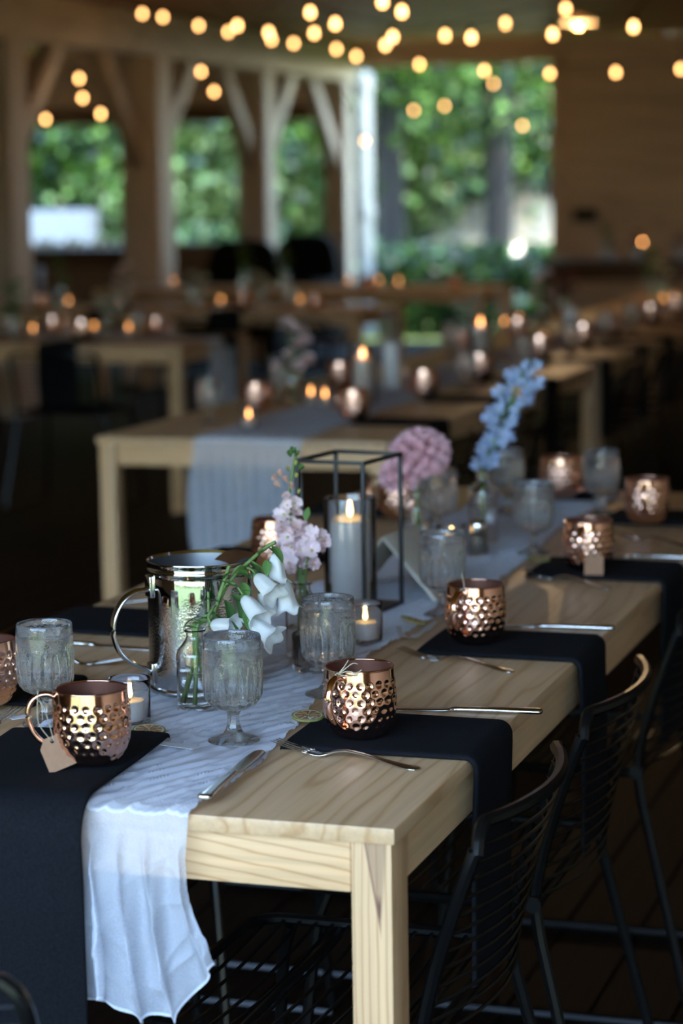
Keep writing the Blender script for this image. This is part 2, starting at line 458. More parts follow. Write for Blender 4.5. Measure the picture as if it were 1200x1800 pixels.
M_FOL = [foliage_mat('leaves_light', (0.008, 0.030, 0.004), (0.12, 0.22, 0.025), 0.4),
         foliage_mat('leaves_mid', (0.007, 0.025, 0.004), (0.085, 0.17, 0.02), 0.4),
         foliage_mat('leaves_pale', (0.04, 0.075, 0.02), (0.26, 0.33, 0.11), 0.4)]
M_FOLD = foliage_mat('leaves_dark', (0.006, 0.022, 0.004), (0.035, 0.085, 0.012), 0.3)  # darkest leaf tones, used for the undergrowth
M_BARK = simple('bark', (0.014, 0.011, 0.009), rough=0.9, noise=0.3, nscale=8)
M_LAWN = simple('lawn', (0.15, 0.20, 0.045), rough=0.9, noise=0.35, nscale=1.5, bump=0.6, bscale=40)
M_EARTH = simple('sunlit_earth', (0.42, 0.34, 0.23), rough=0.9, noise=0.25, nscale=1.2)

# ------------------------------------------------------------------ the building
FV0, FV1 = -3.5, 18.6       # front edge and rear wall
FU0, FU1 = -10.4, 4.2       # left side closed by the added wall, right wall
CZ = 2.75
g = struct('ground', MB().box(-90, 90, -70, 120, -0.9, -0.16), M_LAWN)
fl = struct('floor', MB().box(FU0, FU1, FV0, FV1+0.1, -0.15, -0.02), simple('floor_joist_dark', (0.01, 0.007, 0.005), 0.9))
bw = 0.145
pl_me = MB().box(-bw/2+0.003, bw/2-0.003, FV0, FV1, -0.02, 0.0, bev=0.003).mesh('plank', M_FLOOR, False)
n_pl = int((FU1-FU0)/bw)
for i in range(n_pl):
    u = FU0+bw*(i+0.5)
    part('plank', pl_me, None, fl, loc=(u, 0, 0))
ce = struct('ceiling', MB().box(FU0, FU1, FV0, FV1+0.1, CZ+0.02, CZ+0.14), M_CEIL)
cb_me = MB().box(-0.096, 0.096, FV0, FV1, CZ, CZ+0.02, bev=0.004).mesh('ceiling_board', M_CEIL, False)
for i in range(int((FU1-FU0)/0.2)):
    part('ceiling_board', cb_me, None, ce, loc=(FU0+0.2*(i+0.5), 0, 0))
# rear wall: cream boards right of the big opening, a band above both openings, a low wall under the wide one
OL, OR_, OT = -5.92, -4.06, 2.53     # big opening
LT = 2.06                            # head of the wide opening further left
wb = struct('wall_back', MB().box(OR_, FU1, FV1+0.03, FV1+0.12, 0, CZ).box(OL, OR_, FV1+0.03, FV1+0.12, OT, CZ).box(FU0, OL-0.22, FV1+0.03, FV1+0.12, LT, CZ), M_SIDE)
wl = struct('wall_low', MB().box(FU0, OL-0.22, FV1+0.03, FV1+0.12, 0, 0.92), M_BEAM)


def boards(u0, u1, z0, z1, hgt=0.125, mat=None, par=None):
    me = MB().box(u0, u1, FV1+0.008, FV1+0.03, 0.003, hgt-0.003, bev=0.004).mesh('siding_board', mat or M_SIDE, False)
    z = z0
    while z+hgt <= z1+0.02:
        part('siding_board', me, None, par or wb, loc=(0, 0, z)); z += hgt


boards(OR_+0.1, FU1, 0, CZ); boards(OL-0.1, OR_+0.1, OT+0.1, CZ); boards(FU0, OL-0.22, LT+0.16, CZ); boards(FU0, OL-0.22, 0, 0.90, mat=M_BEAM, par=wl)
struct('trim_1', MB().box(OR_, OR_+0.1, FV1-0.02, FV1+0.03, 0, OT+0.1, bev=0.006).box(OL-0.1, OR_, FV1-0.02, FV1+0.03, OT, OT+0.1, bev=0.006), M_SIDE)
struct('trim_2', MB().box(FU0, OL-0.22, FV1-0.06, FV1+0.03, LT, LT+0.16, bev=0.01), M_BEAM)
FOL, FOR = -3.3, 2.1                 # the wide front opening behind the camera that lets the daylight in
wf = struct('wall_front', MB().box(FU0, FOL, FV0-0.1, FV0, 0, CZ).box(FOR, FU1, FV0-0.1, FV0, 0, CZ), M_SIDE)
for u0, u1 in ((FU0, FOL), (FOR, FU1)):
    me = MB().box(u0, u1, FV0, FV0+0.02, 0.003, 0.147, bev=0.004).mesh('siding_board', M_SIDE, False)
    for i in range(18): part('siding_board', me, None, wf, loc=(0, 0, 0.15*i))
wr = struct('wall_right', MB().box(FU1, FU1+0.12, FV0, FV1+0.12, 0, CZ), M_SIDE)
me = MB().box(FU1-0.022, FU1, FV0, FV1, 0.003, 0.147, bev=0.004).mesh('siding_board', M_SIDE, False)
for i in range(18): part('siding_board', me, None, wr, loc=(0, 0, 0.15*i))
wl_ = struct('added_wall_left', MB().box(FU0-0.12, FU0, FV0, FV1+0.12, 0, CZ), M_SIDE)  # unseen side wall, added to cut the daylight from the left
me = MB().box(FU0, FU0+0.022, FV0, FV1, 0.003, 0.147, bev=0.004).mesh('siding_board', M_SIDE, False)
for i in range(18): part('siding_board', me, None, wl_, loc=(0, 0, 0.15*i))
# the white door leaf that stands open outside the big opening
dr = struct('door_1', MB().box(OL-0.05, OL, FV1+0.14, FV1+0.52, 0.02, OT-0.02, bev=0.006), M_WHITE)
part('door_rail', MB().box(OL, OL+0.012, FV1+0.14, FV1+0.52, 1.12, 1.26, bev=0.004), M_WHITE, dr)
part('door_rail', MB().box(OL, OL+0.012, FV1+0.14, FV1+0.52, 2.3, 2.5, bev=0.004), M_WHITE, dr)
part('door_rail', MB().box(OL, OL+0.012, FV1+0.14, FV1+0.52, 0.03, 0.3, bev=0.004), M_WHITE, dr)
# row of posts with knee braces under a long beam
PU = -6.0
struct('beam', MB().box(PU-0.11, PU+0.11, 4.0, FV1, 2.40, 2.72, bev=0.012), wood('painted_beam', 1, (0.55, 0.45, 0.34), (0.52, 0.42, 0.31), (0.46, 0.37, 0.27), rough=0.6, ring=6))
for k, v in enumerate((8.9, 11.30, 13.74, 16.10, 18.30)):
    hw = (0.13, 0.14, 0.15, 0.125, 0.11)[k]
    p_ = struct('column', MB().box(PU-hw, PU+hw, v-hw, v+hw, 0, 2.40, bev=0.012), M_POST)
    for s_ in ((1, -1) if k < 4 else (-1,)):
        b_ = MB().box(-0.055, 0.055, -0.55, 0.55, -0.07, 0.07, bev=0.008).xf(Matrix.Translation((PU, v+s_*(hw+0.34), 2.02)) @ Matrix.Rotation(s_*math.radians(45), 4, 'X'))
        part('brace', b_, M_POST, p_)
    part('plinth', MB().box(PU-hw-0.025, PU+hw+0.025, v-hw-0.025, v+hw+0.025, 0, 0.16, bev=0.01), M_POST, p_)
# white low wall outside the left opening, bright earth bank far out
struct('wall_outside', MB().box(-16.5, -10.15, 22.0, 22.2, -0.2, 1.22, bev=0.02), M_WHITE)
xs = np.linspace(-12, -3, 60); ys = np.linspace(0, 5, 10)
V = np.zeros((10, 60, 3))
for i, t in enumerate(ys):
    V[i, :, 0] = xs; V[i, :, 1] = 28+t*0.5
    V[i, :, 2] = -0.2+1.55*(t/5)**0.8*(0.62+0.6*vnoise(xs*0.9, xs*0+t*0.4, 3))
struct('hill', MB().grid(V), M_EARTH, smooth=True)


# ------------------------------------------------------------------ trees beyond the building
def leaf_cloud(n, rad, leaf, seed, hollow=0.35):
    r = np.random.RandomState(seed)
    nb = 26
    cen = r.normal(size=(nb, 3)); cen /= np.linalg.norm(cen, axis=1)[:, None]; cen *= (r.uniform(0.3, 0.95, nb)**0.6)[:, None]
    k = r.randint(0, nb, n)
    p = cen[k]+r.normal(size=(n, 3))*0.2
    p = p*np.array(rad)
    a = r.normal(size=(n, 3)); a /= np.linalg.norm(a, axis=1)[:, None]
    b = np.cross(a, r.normal(size=(n, 3))); b /= np.linalg.norm(b, axis=1)[:, None]
    L = leaf*r.uniform(0.6, 1.3, n)[:, None]
    q = np.stack([p-a*L*0.5, p+b*L*0.3, p+a*L*0.5, p-b*L*0.3], 1).reshape(-1, 3)
    m = MB(); m.v = q.tolist(); m.f = [(4*i, 4*i+1, 4*i+2, 4*i+3) for i in range(n)]; m.m = [0]*n
    return m


def tree_fn(kind, seed):
    spec = [((2.3, 2.0, 2.5), 0.145, 4.3), ((2.0, 2.0, 2.3), 0.15, 2.4), ((1.7, 1.6, 1.5), 0.13, 1.3)][kind]
    t = thing('tree', 'tree', 'tree')
    rad, leaf, h = spec
    cl = leaf_cloud(11000, rad, leaf, seed).xf(Matrix.Translation((0, 0, h)))
    part('foliage', cl, M_FOL[kind], t, smooth=False, kind='stuff')
    m = MB(); r = random.Random(seed)
    m.tube([(0, 0, -0.2), (0.05, 0.02, h*0.5), (-0.04, 0.05, h), (0.1, 0, h+rad[2]*0.6)], [0.20, 0.16, 0.12, 0.04], 10)
    for i in range(5):
        a = r.uniform(0, 6.28); z = h*r.uniform(0.5, 1.0)
        m.tube([(0, 0, z), (0.6*math.cos(a), 0.6*math.sin(a), z+0.5), (1.4*math.cos(a), 1.4*math.sin(a), z+1.0)], [0.07, 0.05, 0.02], 6)
    part('trunk', m, M_BARK, t)
    return t


PR_T = [Proto(lambda: tree_fn(0, 11)), Proto(lambda: tree_fn(1, 22)), Proto(lambda: tree_fn(2, 33))]
tree_rows = [  # slope of view line, v, kind, scale
    (-0.300, 24.5, 0, 0.95), (-0.252, 25.5, 0, 1.0), (-0.262, 33, 1, 1.3), (-0.325, 30.0, 1, 1.2), (-0.225, 30.0, 0, 1.2), (-0.285, 36, 1, 1.6), (-0.24, 38, 1, 1.5),
    (-0.36, 29.0, 2, 1.5), (-0.395, 31.0, 2, 1.7), (-0.43, 28.5, 1, 1.1), (-0.465, 31.0, 2, 1.7), (-0.505, 29, 1, 1.3), (-0.54, 34, 0, 1.5), (-0.345, 39, 0, 1.7), (-0.41, 40, 0, 1.7), (-0.47, 41, 0, 1.7), (-0.20, 36, 0, 1.5)]
tree_say = ['leafy tree close behind the big opening, dark trunk at its middle', 'leafy tree close behind the big opening, trunk at its right side', 'bushy tree behind the two trunks in the big opening', 'bushy tree seen at the left edge of the big opening', 'dark tree seen at the right edge of the big opening', 'tall tree deep behind the middle of the big opening', 'tall tree deep behind the right of the big opening',
            'pale bush seen between the last two columns', 'pale bush seen between the second and third column', 'green tree just behind the second column', 'pale bush seen left in the wide opening', 'green tree seen at the far left of the wide opening', 'tree far off beyond the left end of the white wall', 'tall tree far behind the pale bush of the last columns', 'tall tree far behind the middle columns', 'tall tree far behind the white outside wall', 'tall tree far off behind the cream rear wall']
for (s_, v, k, sc_), say in zip(tree_rows, tree_say):
    o = PR_T[k].put((CP[0]+s_*(v-CP[1]), v, -0.16), rng.uniform(0, 6.28), say, 'trees beyond the building')
    o.scale = (sc_, sc_, sc_)


def hedge(label, x0, x1, y0, y1, h, n, seed, leaf=0.55, mat=None):
    t = thing('hedge', label, 'hedge', ((x0+x1)/2, (y0+y1)/2, -0.16))
    r = np.random.RandomState(seed); w, d = (x1-x0)/2, (y1-y0)/2
    p = np.stack([r.uniform(-w, w, n), r.uniform(-d, d, n), h*r.uniform(0, 1, n)**0.8], 1)
    p[:, 2] *= 0.75+0.35*vnoise(p[:, 0]*0.25, p[:, 1]*0.25, seed)
    a = r.normal(size=(n, 3)); a /= np.linalg.norm(a, axis=1)[:, None]
    b = np.cross(a, r.normal(size=(n, 3))); b /= np.linalg.norm(b, axis=1)[:, None]
    L = leaf*r.uniform(0.6, 1.3, n)[:, None]
    q = np.stack([p-a*L*0.5, p+b*L*0.3, p+a*L*0.5, p-b*L*0.3], 1).reshape(-1, 3)
    m = MB(); m.v = q.tolist(); m.f = [(4*i, 4*i+1, 4*i+2, 4*i+3) for i in range(n)]; m.m = [0]*n
    part('foliage', m, mat or M_FOL[1], t, smooth=False, kind='stuff')


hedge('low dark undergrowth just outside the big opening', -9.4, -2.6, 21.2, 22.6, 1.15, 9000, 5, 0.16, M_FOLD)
hedge('tall hedge across the lawn in front, mirrored in the copper mugs', -30, 26, -30, -26, 6.0, 9000, 1)


# ------------------------------------------------------------------ tables
TH = 0.75


def farm_table(label, Wd, Ln, hero=False):
    t = thing('farm_table', label, 'table')       # origin: front right corner on the floor; x from -Wd to 0, y from 0 to Ln
    part('tabletop', MB().box(-Wd, 0, 0, Ln, TH-0.019, TH, bev=0.0028), M_TOP, t)
    a0 = TH-0.081
    part('apron', MB().box(-Wd+0.056, -0.056, 0.018, 0.036, a0, TH-0.019, bev=0.003), M_APX, t)
    part('apron', MB().box(-Wd+0.056, -0.056, Ln-0.036, Ln-0.018, a0, TH-0.019, bev=0.003), M_APX, t)
    part('apron', MB().box(-0.030, -0.012, 0.074, Ln-0.074, a0, TH-0.019, bev=0.003), M_APY, t)
    part('apron', MB().box(-Wd+0.012, -Wd+0.030, 0.074, Ln-0.074, a0, TH-0.019, bev=0.003), M_APY, t)
    for i, (x, y) in enumerate(((-0.053, 0.008), (-Wd+0.006, 0.008), (-0.053, Ln-0.071), (-Wd+0.006, Ln-0.071))):
        part('leg', MB().box(x, x+0.047, y, y+0.063, 0, TH-0.0192, bev=0.003), M_LEGS if (hero and i == 0) else M_LEG, t)
    return t


T1 = farm_table('pale pine farm table in front, set with the steel pitcher and the black lantern', 0.88, 2.79, True)
T1['group'] = 'pine farm tables'
T2W, T2U, T2V = 0.86, -1.11, 3.65
tabs = {}


def far_table(key, loc, rz, label):
    o = farm_table(label, T2W, 2.79) if not tabs else dup(tabs['a'], loc, rz, label)
    o.location = loc; o.rotation_euler = (0, 0, rz); o['group'] = 'pine farm tables'; tabs[key] = o
    return o


far_table('a', (T2U, T2V, 0), 0, 'pine farm table behind the front one, white runner hanging over its near end')
far_table('b', (T2U, T2V+2.83, 0), 0, 'pine farm table joined end to end behind the second one, with a tall pillar candle')
far_table('c', (T2U, T2V+5.66, 0), 0, 'farthest pine table of the middle row, toward the cream rear wall')
TU = -3.15
# rotated -90 deg: local -x -> +y?  local x=-W..0 -> world y = +W..0 ; local y -> world x: rz=+90 deg maps y to -x
for k, v, lab in (('d', 7.25, 'pine farm table at the left seen along its long side, napkins hanging'), ('e', 9.90, 'pine farm table crosswise behind the left one'), ('f', 12.55, 'last crosswise pine table before the columns and armchairs')):
    far_table(k, (TU, v, 0), math.radians(90), lab)
# with rz = 90 deg local (x, y) -> world (-y, x): x in [-W, 0] runs toward the camera, so shift by W
for k in 'def': tabs[k].location.y += T2W


# ------------------------------------------------------------------ chairs (front = +x, origin on the floor)
def bow(x0, z0, y, amount):
    return x0-amount*(1-(y/0.215)**2)


def chair_fn():
    t = thing('wire_chair', 'black wire chair', 'chair')
    hw, zs = 0.215, 0.445
    xr, xt, zt = -0.185, -0.252, 0.714
    # back frame: up one side, over the bowed top and down
    path = []
    for i in range(9):
        f = i/8; path.append((xr+(xt-xr)*(f**1.4), -hw, zs+(zt-0.03-zs)*f))
    for i in range(1, 5):
        a = i/4*math.pi/2; path.append((xt-0.004, -hw+0.03*(1-math.cos(a)), zt-0.03+0.03*math.sin(a)))
    for i in range(1, 10):
        y = -hw+0.03+(2*hw-0.06)*i/10; path.append((bow(xt-0.004, 0, y, 0.05)+0.012, y, zt))
    for i in range(0, 5):
        a = (1-i/4)*math.pi/2; path.append((xt-0.004, hw-0.03*(1-math.cos(a)), zt-0.03+0.03*math.sin(a)))
    for i in range(8, -1, -1):
        f = i/8; path.append((xr+(xt-xr)*(f**1.4), hw, zs+(zt-0.03-zs)*f))
    part('back_frame', MB().tube(path, 0.0085, 8), M_BLACK, t)
    for k in range(12):
        f = (k+0.55)/12.6; x0 = xr+(xt-xr)*(f**1.4); z = zs+(zt-zs)*f-0.005
        pts = [(bow(x0, z, y, 0.045), y, z) for y in np.linspace(-hw, hw, 11)]
        part('back_wire', MB().tube(pts, 0.0026, 5), M_BLACK, t)
    # seat loop
    xf = 0.175; loop = []
    for (cx, cy, a0) in ((xf-0.045, hw-0.045, 0), (xr+0.01, hw-0.01, 90), (xr+0.01, -hw+0.01, 180), (xf-0.045, -hw+0.045, 270)):
        rr = 0.045 if cx > 0 else 0.01
        for i in range(6):
            a = math.radians(a0+90*i/5); loop.append((cx+rr*math.cos(a), cy+rr*math.sin(a), zs-0.004))
    part('seat_frame', MB().tube(loop, 0.008, 8, closed=True), M_BLACK, t)
    for k in range(14):
        x = xf-0.02-0.0235*k
        pts = [(x, y, zs-0.004-0.010*(1-(y/hw)**2)) for y in np.linspace(-hw+0.002, hw-0.002, 7)]
        part('seat_wire', MB().tube(pts, 0.0026, 5), M_BLACK, t)
    for s in (-1, 1):
        part('leg', MB().tube([(xr, s*hw, zs), (xr-0.008, s*(hw+0.002), zs-0.05), (xr-0.10, s*(hw+0.03), 0.02)], 0.009, 8), M_BLACK, t)
        part('leg', MB().tube([(0.12, s*(hw-0.01), zs-0.01), (0.135, s*(hw), zs-0.05), (0.17, s*(hw+0.03), 0.02)], 0.009, 8), M_BLACK, t)
        part('floor_bar', MB().tube([(xr-0.10, s*(hw+0.03), 0.0095), (0.17, s*(hw+0.03), 0.0095)], 0.0095, 8), M_BLACK, t)
        part('joint', MB().tube([(xr, s*(hw-0.012), zs), (xr, s*(hw+0.012), zs)], 0.012, 10), M_BLACK, t)
    part('seat_brace', MB().tube([(0.05, -hw, zs-0.012), (0.05, hw, zs-0.012)], 0.006, 6), M_BLACK, t)
    return t


PCH = Proto(chair_fn)
GC = 'black wire chairs'
for i, v in enumerate((0.365, 0.94, 1.70)):
    PCH.put((-0.202, v, 0), math.pi, ('nearest black wire chair at the right side of the front table', 'second black wire chair from the near corner at the right of the front table', 'third black wire chair along the right of the front table, at the frame edge')[i], GC)
for i, v in enumerate((0.55, 1.12, 1.80)):
    PCH.put((-0.70, v, 0), 0, f'{ORD[i]} black wire chair on the left side of the front table, mostly under it', GC)
PCH.put((-0.435, -0.205, 0), math.radians(90), 'black wire chair at the head of the front table, only its back corner showing', GC)
for i, v in enumerate((4.15, 4.90, 5.62, 6.95, 7.65, 8.4)):
    PCH.put((T2U-0.202, v, 0), math.pi, f'{ORD[i]} dark wire chair from the front along the right of the middle row', GC)
for i, u in enumerate((-3.75, -4.45, -5.15)):
    PCH.put((u, 7.25+0.19, 0), math.radians(90), f'{ORD[i]} dark wire chair from the right, before the left crosswise table', GC)
for i, u in enumerate((-3.55, -4.25)):
    PCH.put((u, 9.90+0.19, 0), math.radians(90), f'{ORD[i]} dark wire chair from the right, before the second crosswise table', GC)


# ------------------------------------------------------------------ runners
def runner(name, label, L_top, hang, u0f, u1f, seed, nx=80, ny=300, amp=0.0135, flip=False, hem_mat=True, flare=0.0):
    """lies along +y from y=0 (table edge) to y=L_top at z=0, hangs down at y<0; u0f/u1f give the left/right edge against y"""
    if hang > 0: tp = np.concatenate([np.linspace(-hang-0.03, 0.03, int(ny*0.42)), np.linspace(0.03, L_top, ny)[1:]])
    else: tp = np.linspace(0.02, L_top, ny)
    s = np.linspace(0, 1, nx)
    S, Y = np.meshgrid(s, tp)
    u0 = u0f(np.maximum(Y, 0)); u1 = u1f(np.maximum(Y, 0)); Wd = (u1-u0)
    X = u0+S*Wd
    # creases: long folds that wander and branch along the cloth
    wan = 2.6*vnoise(X*6, Y*3.1, seed)+1.3*vnoise(X*13, Y*8.0, seed+3)
    ph0 = (X-0.28*Y)/0.026*math.pi+wan*2.4
    a = (1-np.abs(np.sin(ph0)))**1.7*(0.35+0.65*vnoise(X*14, Y*9, seed+1))
    ph1 = (X-0.55*Y)/0.015*math.pi-wan*2.4
    b = (1-np.abs(np.sin(ph1)))**1.7*vnoise(X*18+3, Y*12, seed+2)
    c = ridged(X*60-Y*25, Y*30+X*10, seed+5)**3
    h = amp*(0.62*a+0.36*b+0.12*c)
    r = 0.010
    hangd = np.clip(-(Y-0.0), 0, None)
    Zt = 0.0022+h
    # folds of the hanging part: deep vertical pleats growing downward
    k = np.clip(hangd/0.06, 0, 1); k = k*k*(3-2*k)
    grow = 0.35+0.65*np.clip(hangd/max(hang, 0.01), 0, 1)
    wob = vnoise(S*3+hangd*1.5, hangd*7, seed+9)-0.5
    nf = max(3.0, float(np.mean(Wd))/0.031)
    ph = (S+0.05*wob)*2*math.pi*nf+seed+1.2*np.sin(hangd*7+seed)+2.2*vnoise(S*5, hangd*4, seed+4)
    pl1 = np.sin(ph)
    pl2 = np.sin((S-0.06*wob)*2*math.pi*nf*2.3+2.0*vnoise(S*9, hangd*9, seed+14)*2)
    fine = 0.5*ridged(S*nf*1.2+hangd*16, hangd*20-S*3, seed+6)**4+0.5*ridged(S*nf*1.5-hangd*22, hangd*16+S*4, seed+7)**4
    out = 0.005+k*((0.0040+0.0110*vnoise(S*nf*0.6, hangd*5, seed+21))*(pl1+1.0)*grow+0.0028*(pl2+1)*grow+0.010*fine*grow)
    Yp = np.where(Y >= 0, Y, -(0.004+out*np.clip(hangd/0.02, 0, 1)))
    Zp = np.where(Y >= 0, Zt, Zt*np.clip(1-hangd/0.02, 0, 1)-hangd)
    Zp = Zp-(np.clip(0.01-np.abs(Y), 0, 0.01))*0.25
    # sideways pull so that pleats overlap a little, ragged hem
    Xh = X+k*grow*((0.005+0.011*vnoise(S*nf*0.6+9, hangd*6, seed+22))*np.cos(ph)+0.055*flare*(S-0.55)*np.clip(hangd/max(hang, .01), 0, 1.2)**2.5)+k*0.010*wob
    hemw = 0.010*np.sin(S*2*math.pi*2.6+seed*1.3)+0.007*np.sin(S*2*math.pi*7.1+seed)+0.055*flare*np.clip((S-0.8)/0.2, 0, 1)**2
    Zp = Zp+np.where(Y < 0, hemw*np.clip(hangd/max(hang, .01), 0, 1)**2, 0)
    V = np.stack([Xh, Yp, Zp], -1)
    # free side edges wander
    e = (vnoise(Y*9, Y*0, seed+3)-0.5)*0.012
    V[:, :, 0] += (S > 0.5)*(S-0.5)*2*e+(S < 0.5)*(0.5-S)*2*(vnoise(Y*8, Y*0+5, seed+4)-0.5)*0.012
    t = thing(name, label, 'table runner')
    if hang > 0:
        ie = int(np.searchsorted(tp, -0.004))
        part('gauze', MB().grid(V[ie-1:]), M_RUN, t, angle=None)
        part('hanging_end', MB().grid(V[:ie]), M_RUNH, t, angle=None)
    else: part('gauze', MB().grid(V), M_RUN, t, angle=None)
    if hang > 0:
        H = V[:4].copy(); H[:, :, 1] -= 0.0006
        part('hem', MB().grid(H), M_RUNF, t, angle=None)
    return t


r1 = runner('table_runner', 'crinkled white gauze runner along the front table, hanging over its near end', 2.72, 0.195,
            lambda y: -0.575+0*y, lambda y: -0.232-0.05*np.clip(y/0.6, 0, 1)-0.012*np.clip((y-0.6)/2, 0, 1)+0.012*np.sin(y*5), 3, nx=150, ny=520, flare=1.0)
r1.location = (0, 0, TH); r1['group'] = 'white gauze runners'
r2 = runner('table_runner', 'white gauze runner of the second table, hanging straight over its near end', 2.70, 0.30, lambda y: -0.565+0*y, lambda y: -0.245-0.03*np.clip(y, 0, 1), 8, nx=60, ny=160)
r2.location = (T2U, T2V, TH); r2['group'] = 'white gauze runners'
r3 = runner('table_runner', 'white gauze runner of the third table in the middle row', 2.76, 0, lambda y: -0.565+0*y, lambda y: -0.275+0*y, 12, nx=40, ny=120)
r3.location = (T2U, T2V+2.83, TH); r3['group'] = 'white gauze runners'
dup(r3, (T2U, T2V+5.66, TH), 0, 'white gauze runner of the farthest table in the middle row')
for k, v, lab in (('d', 7.25, 'white gauze runner of the left crosswise table, hanging at its right end'), ('e', 9.9, 'white gauze runner of the second crosswise table'), ('f', 12.55, 'white gauze runner of the last crosswise table')):
    dup(r2, (TU, v+T2W, TH), math.radians(90), lab)


# ------------------------------------------------------------------ napkins
def napkin_fn(Lt=0.23, Ld=0.27, wd=0.20, th=0.0095, seed=1, roll=1.5, r=0.010):
    st = []          # stations: (x along, z, normal-up vector (x, z), thickness scale)
    for f in (0.0, 0.25, 0.6, 1.0): st.append((-0.004+0.008*f**2, 0, 0, 1, math.sqrt(max(0.03, 1-(1-f)**2))))
    for x in np.linspace(0.02, Lt, 22): st.append((x, 0, 0, 1, 1.0))
    for i in range(1, 9):
        a = math.pi/2*i/8; st.append((Lt+r*math.sin(a), -r+r*math.cos(a), math.sin(a), math.cos(a), 1.0))
    for d in np.linspace(0.01, Ld, 18): st.append((Lt+r, -r-d, 1, 0, 1.0))
    st.append((Lt+r, -r-Ld-0.002, 1, 0, 0.3))
    M_ = 44; V = np.zeros((len(st), M_, 3))
    for i, (x, z, nx_, nz, sc_) in enumerate(st):
        for k in range(M_):
            a = 2*math.pi*k/M_
            # flat stadium: y across, t through the thickness
            y = math.cos(a); y = math.copysign(min(1, abs(y)**0.35), y); q = math.sin(a); q = math.copysign(abs(q)**0.7, q)
            yy = y*wd/2*(1+0.012*math.sin(x*9+seed)+0.02*(1 if x < 0.05 else 0)*0)
            edge = max(0.0, (abs(y)-0.88)/0.12)
            tt = th*sc_*(0.5+0.5*q*(1+(roll-1)*(edge if y < 0 else 0.3*edge)))
            wv = 0.0016*(vnoise(np.array(x*14+seed), np.array(yy*16))-0.5)*(1 if q > 0 else 0)*sc_
            ho = 0.004*math.sin(yy*30+seed)*min(1, max(0, -z-0.02)*12) if nz == 0 else 0
            V[i, k] = (x+nx_*(tt+wv)+ho, yy+0.004*math.sin(x*11+seed*2), z+nz*(tt+wv))
    m = MB().grid(V, wrap=True)
    m.f.append(tuple(range(M_-1, -1, -1))); m.m.append(0)
    o = len(st)-1; m.f.append(tuple(o*M_+k for k in range(M_))); m.m.append(0)
    ob = link('napkin', m.mesh('napkin', M_NAP, True, 60)); ob['category'] = 'napkin'
    return ob


GN = 'black linen napkins'
PN = [Proto(lambda: napkin_fn(seed=1)), Proto(lambda: napkin_fn(seed=4, wd=0.19))]
hz = TH+0.0006
PN[0].put((-0.236, 0.398, hz), 0.03, 'black napkin under the copper mug nearest the front right corner', GN)
PN[1].put((-0.236, 0.992, hz), 0.02, 'black napkin under the second copper mug on the right edge of the front table', GN)
PN[0].put((-0.236, 1.70, hz), 0.0, 'black napkin under the copper mug with the pale tag', GN)
PN[1].put((-0.236, 2.36, hz), 0.0, 'black napkin under the last copper mug on the right edge', GN)
nh = napkin_fn(Lt=0.272, Ld=0.34, wd=0.205, seed=7, r=0.042); nh.location = (-0.482, 0.270, TH+0.0115); nh.rotation_euler = (0, 0.006, -math.pi/2+0.10)
tag(nh, 'large black napkin hanging over the table end under the tagged copper mug', 'napkin', GN)
PN[1].put((-0.644, 0.535, hz), math.pi, 'black napkin under the copper mug cut by the left frame edge', GN)
PN[0].put((-0.644, 1.03, hz), math.pi, 'black napkin on the bare wood left of the steel pitcher', GN)
PN[1].put((-0.644, 1.69, hz), math.pi, 'black napkin under the copper mug behind the pink stock flowers', GN)
PN[0].put((-0.644, 2.36, hz), math.pi, 'black napkin under the copper mug behind the pink carnation head', GN)
PN[1].put((-0.41, 2.56, hz+0.008), math.pi/2, 'black napkin at the far end of the front table', GN)
seats_a = [(4.15, 0), (4.90, 0), (5.62, 0), (6.55, 0), (7.35, 0), (7.95, 0), (8.90, 0), (9.6, 0)]
for i, (v, _q) in enumerate(seats_a):
    PN[i % 2].put((T2U-0.236, v, hz), 0, f'{ORD[i]} dark napkin from the front along the right of the middle row', GN)
for i, u in enumerate((-3.75, -4.62, -5.15)):
    PN[i % 2].put((u, 7.25+0.236, hz), -math.pi/2, f'{ORD[i]} black napkin from the right, hanging over the long side of the left crosswise table', GN)
PN[0].put((TU-0.236, 7.25+0.60, hz), 0, 'black napkin hanging beside the runner at the right end of the left crosswise table', GN)
for i, u in enumerate((-3.95, -4.7)):
    PN[i % 2].put((u, 9.9+0.236, hz), -math.pi/2, f'{ORD[i]} black napkin from the right, over the side of the second crosswise table', GN)


# ------------------------------------------------------------------ copper mugs
MUGZ = [(0.0, 0.0), (0.0002, 0.024), (0.0022, 0.0295), (0.008, 0.0355), (0.018, 0.0415), (0.030, 0.0450), (0.044, 0.0462), (0.060, 0.0457), (0.076, 0.0440), (0.088, 0.0428)]


def mug_r(z):
    zs = [q[0] for q in MUGZ[1:]]; rs = [q[1] for q in MUGZ[1:]]
    return np.interp(z, zs, rs)


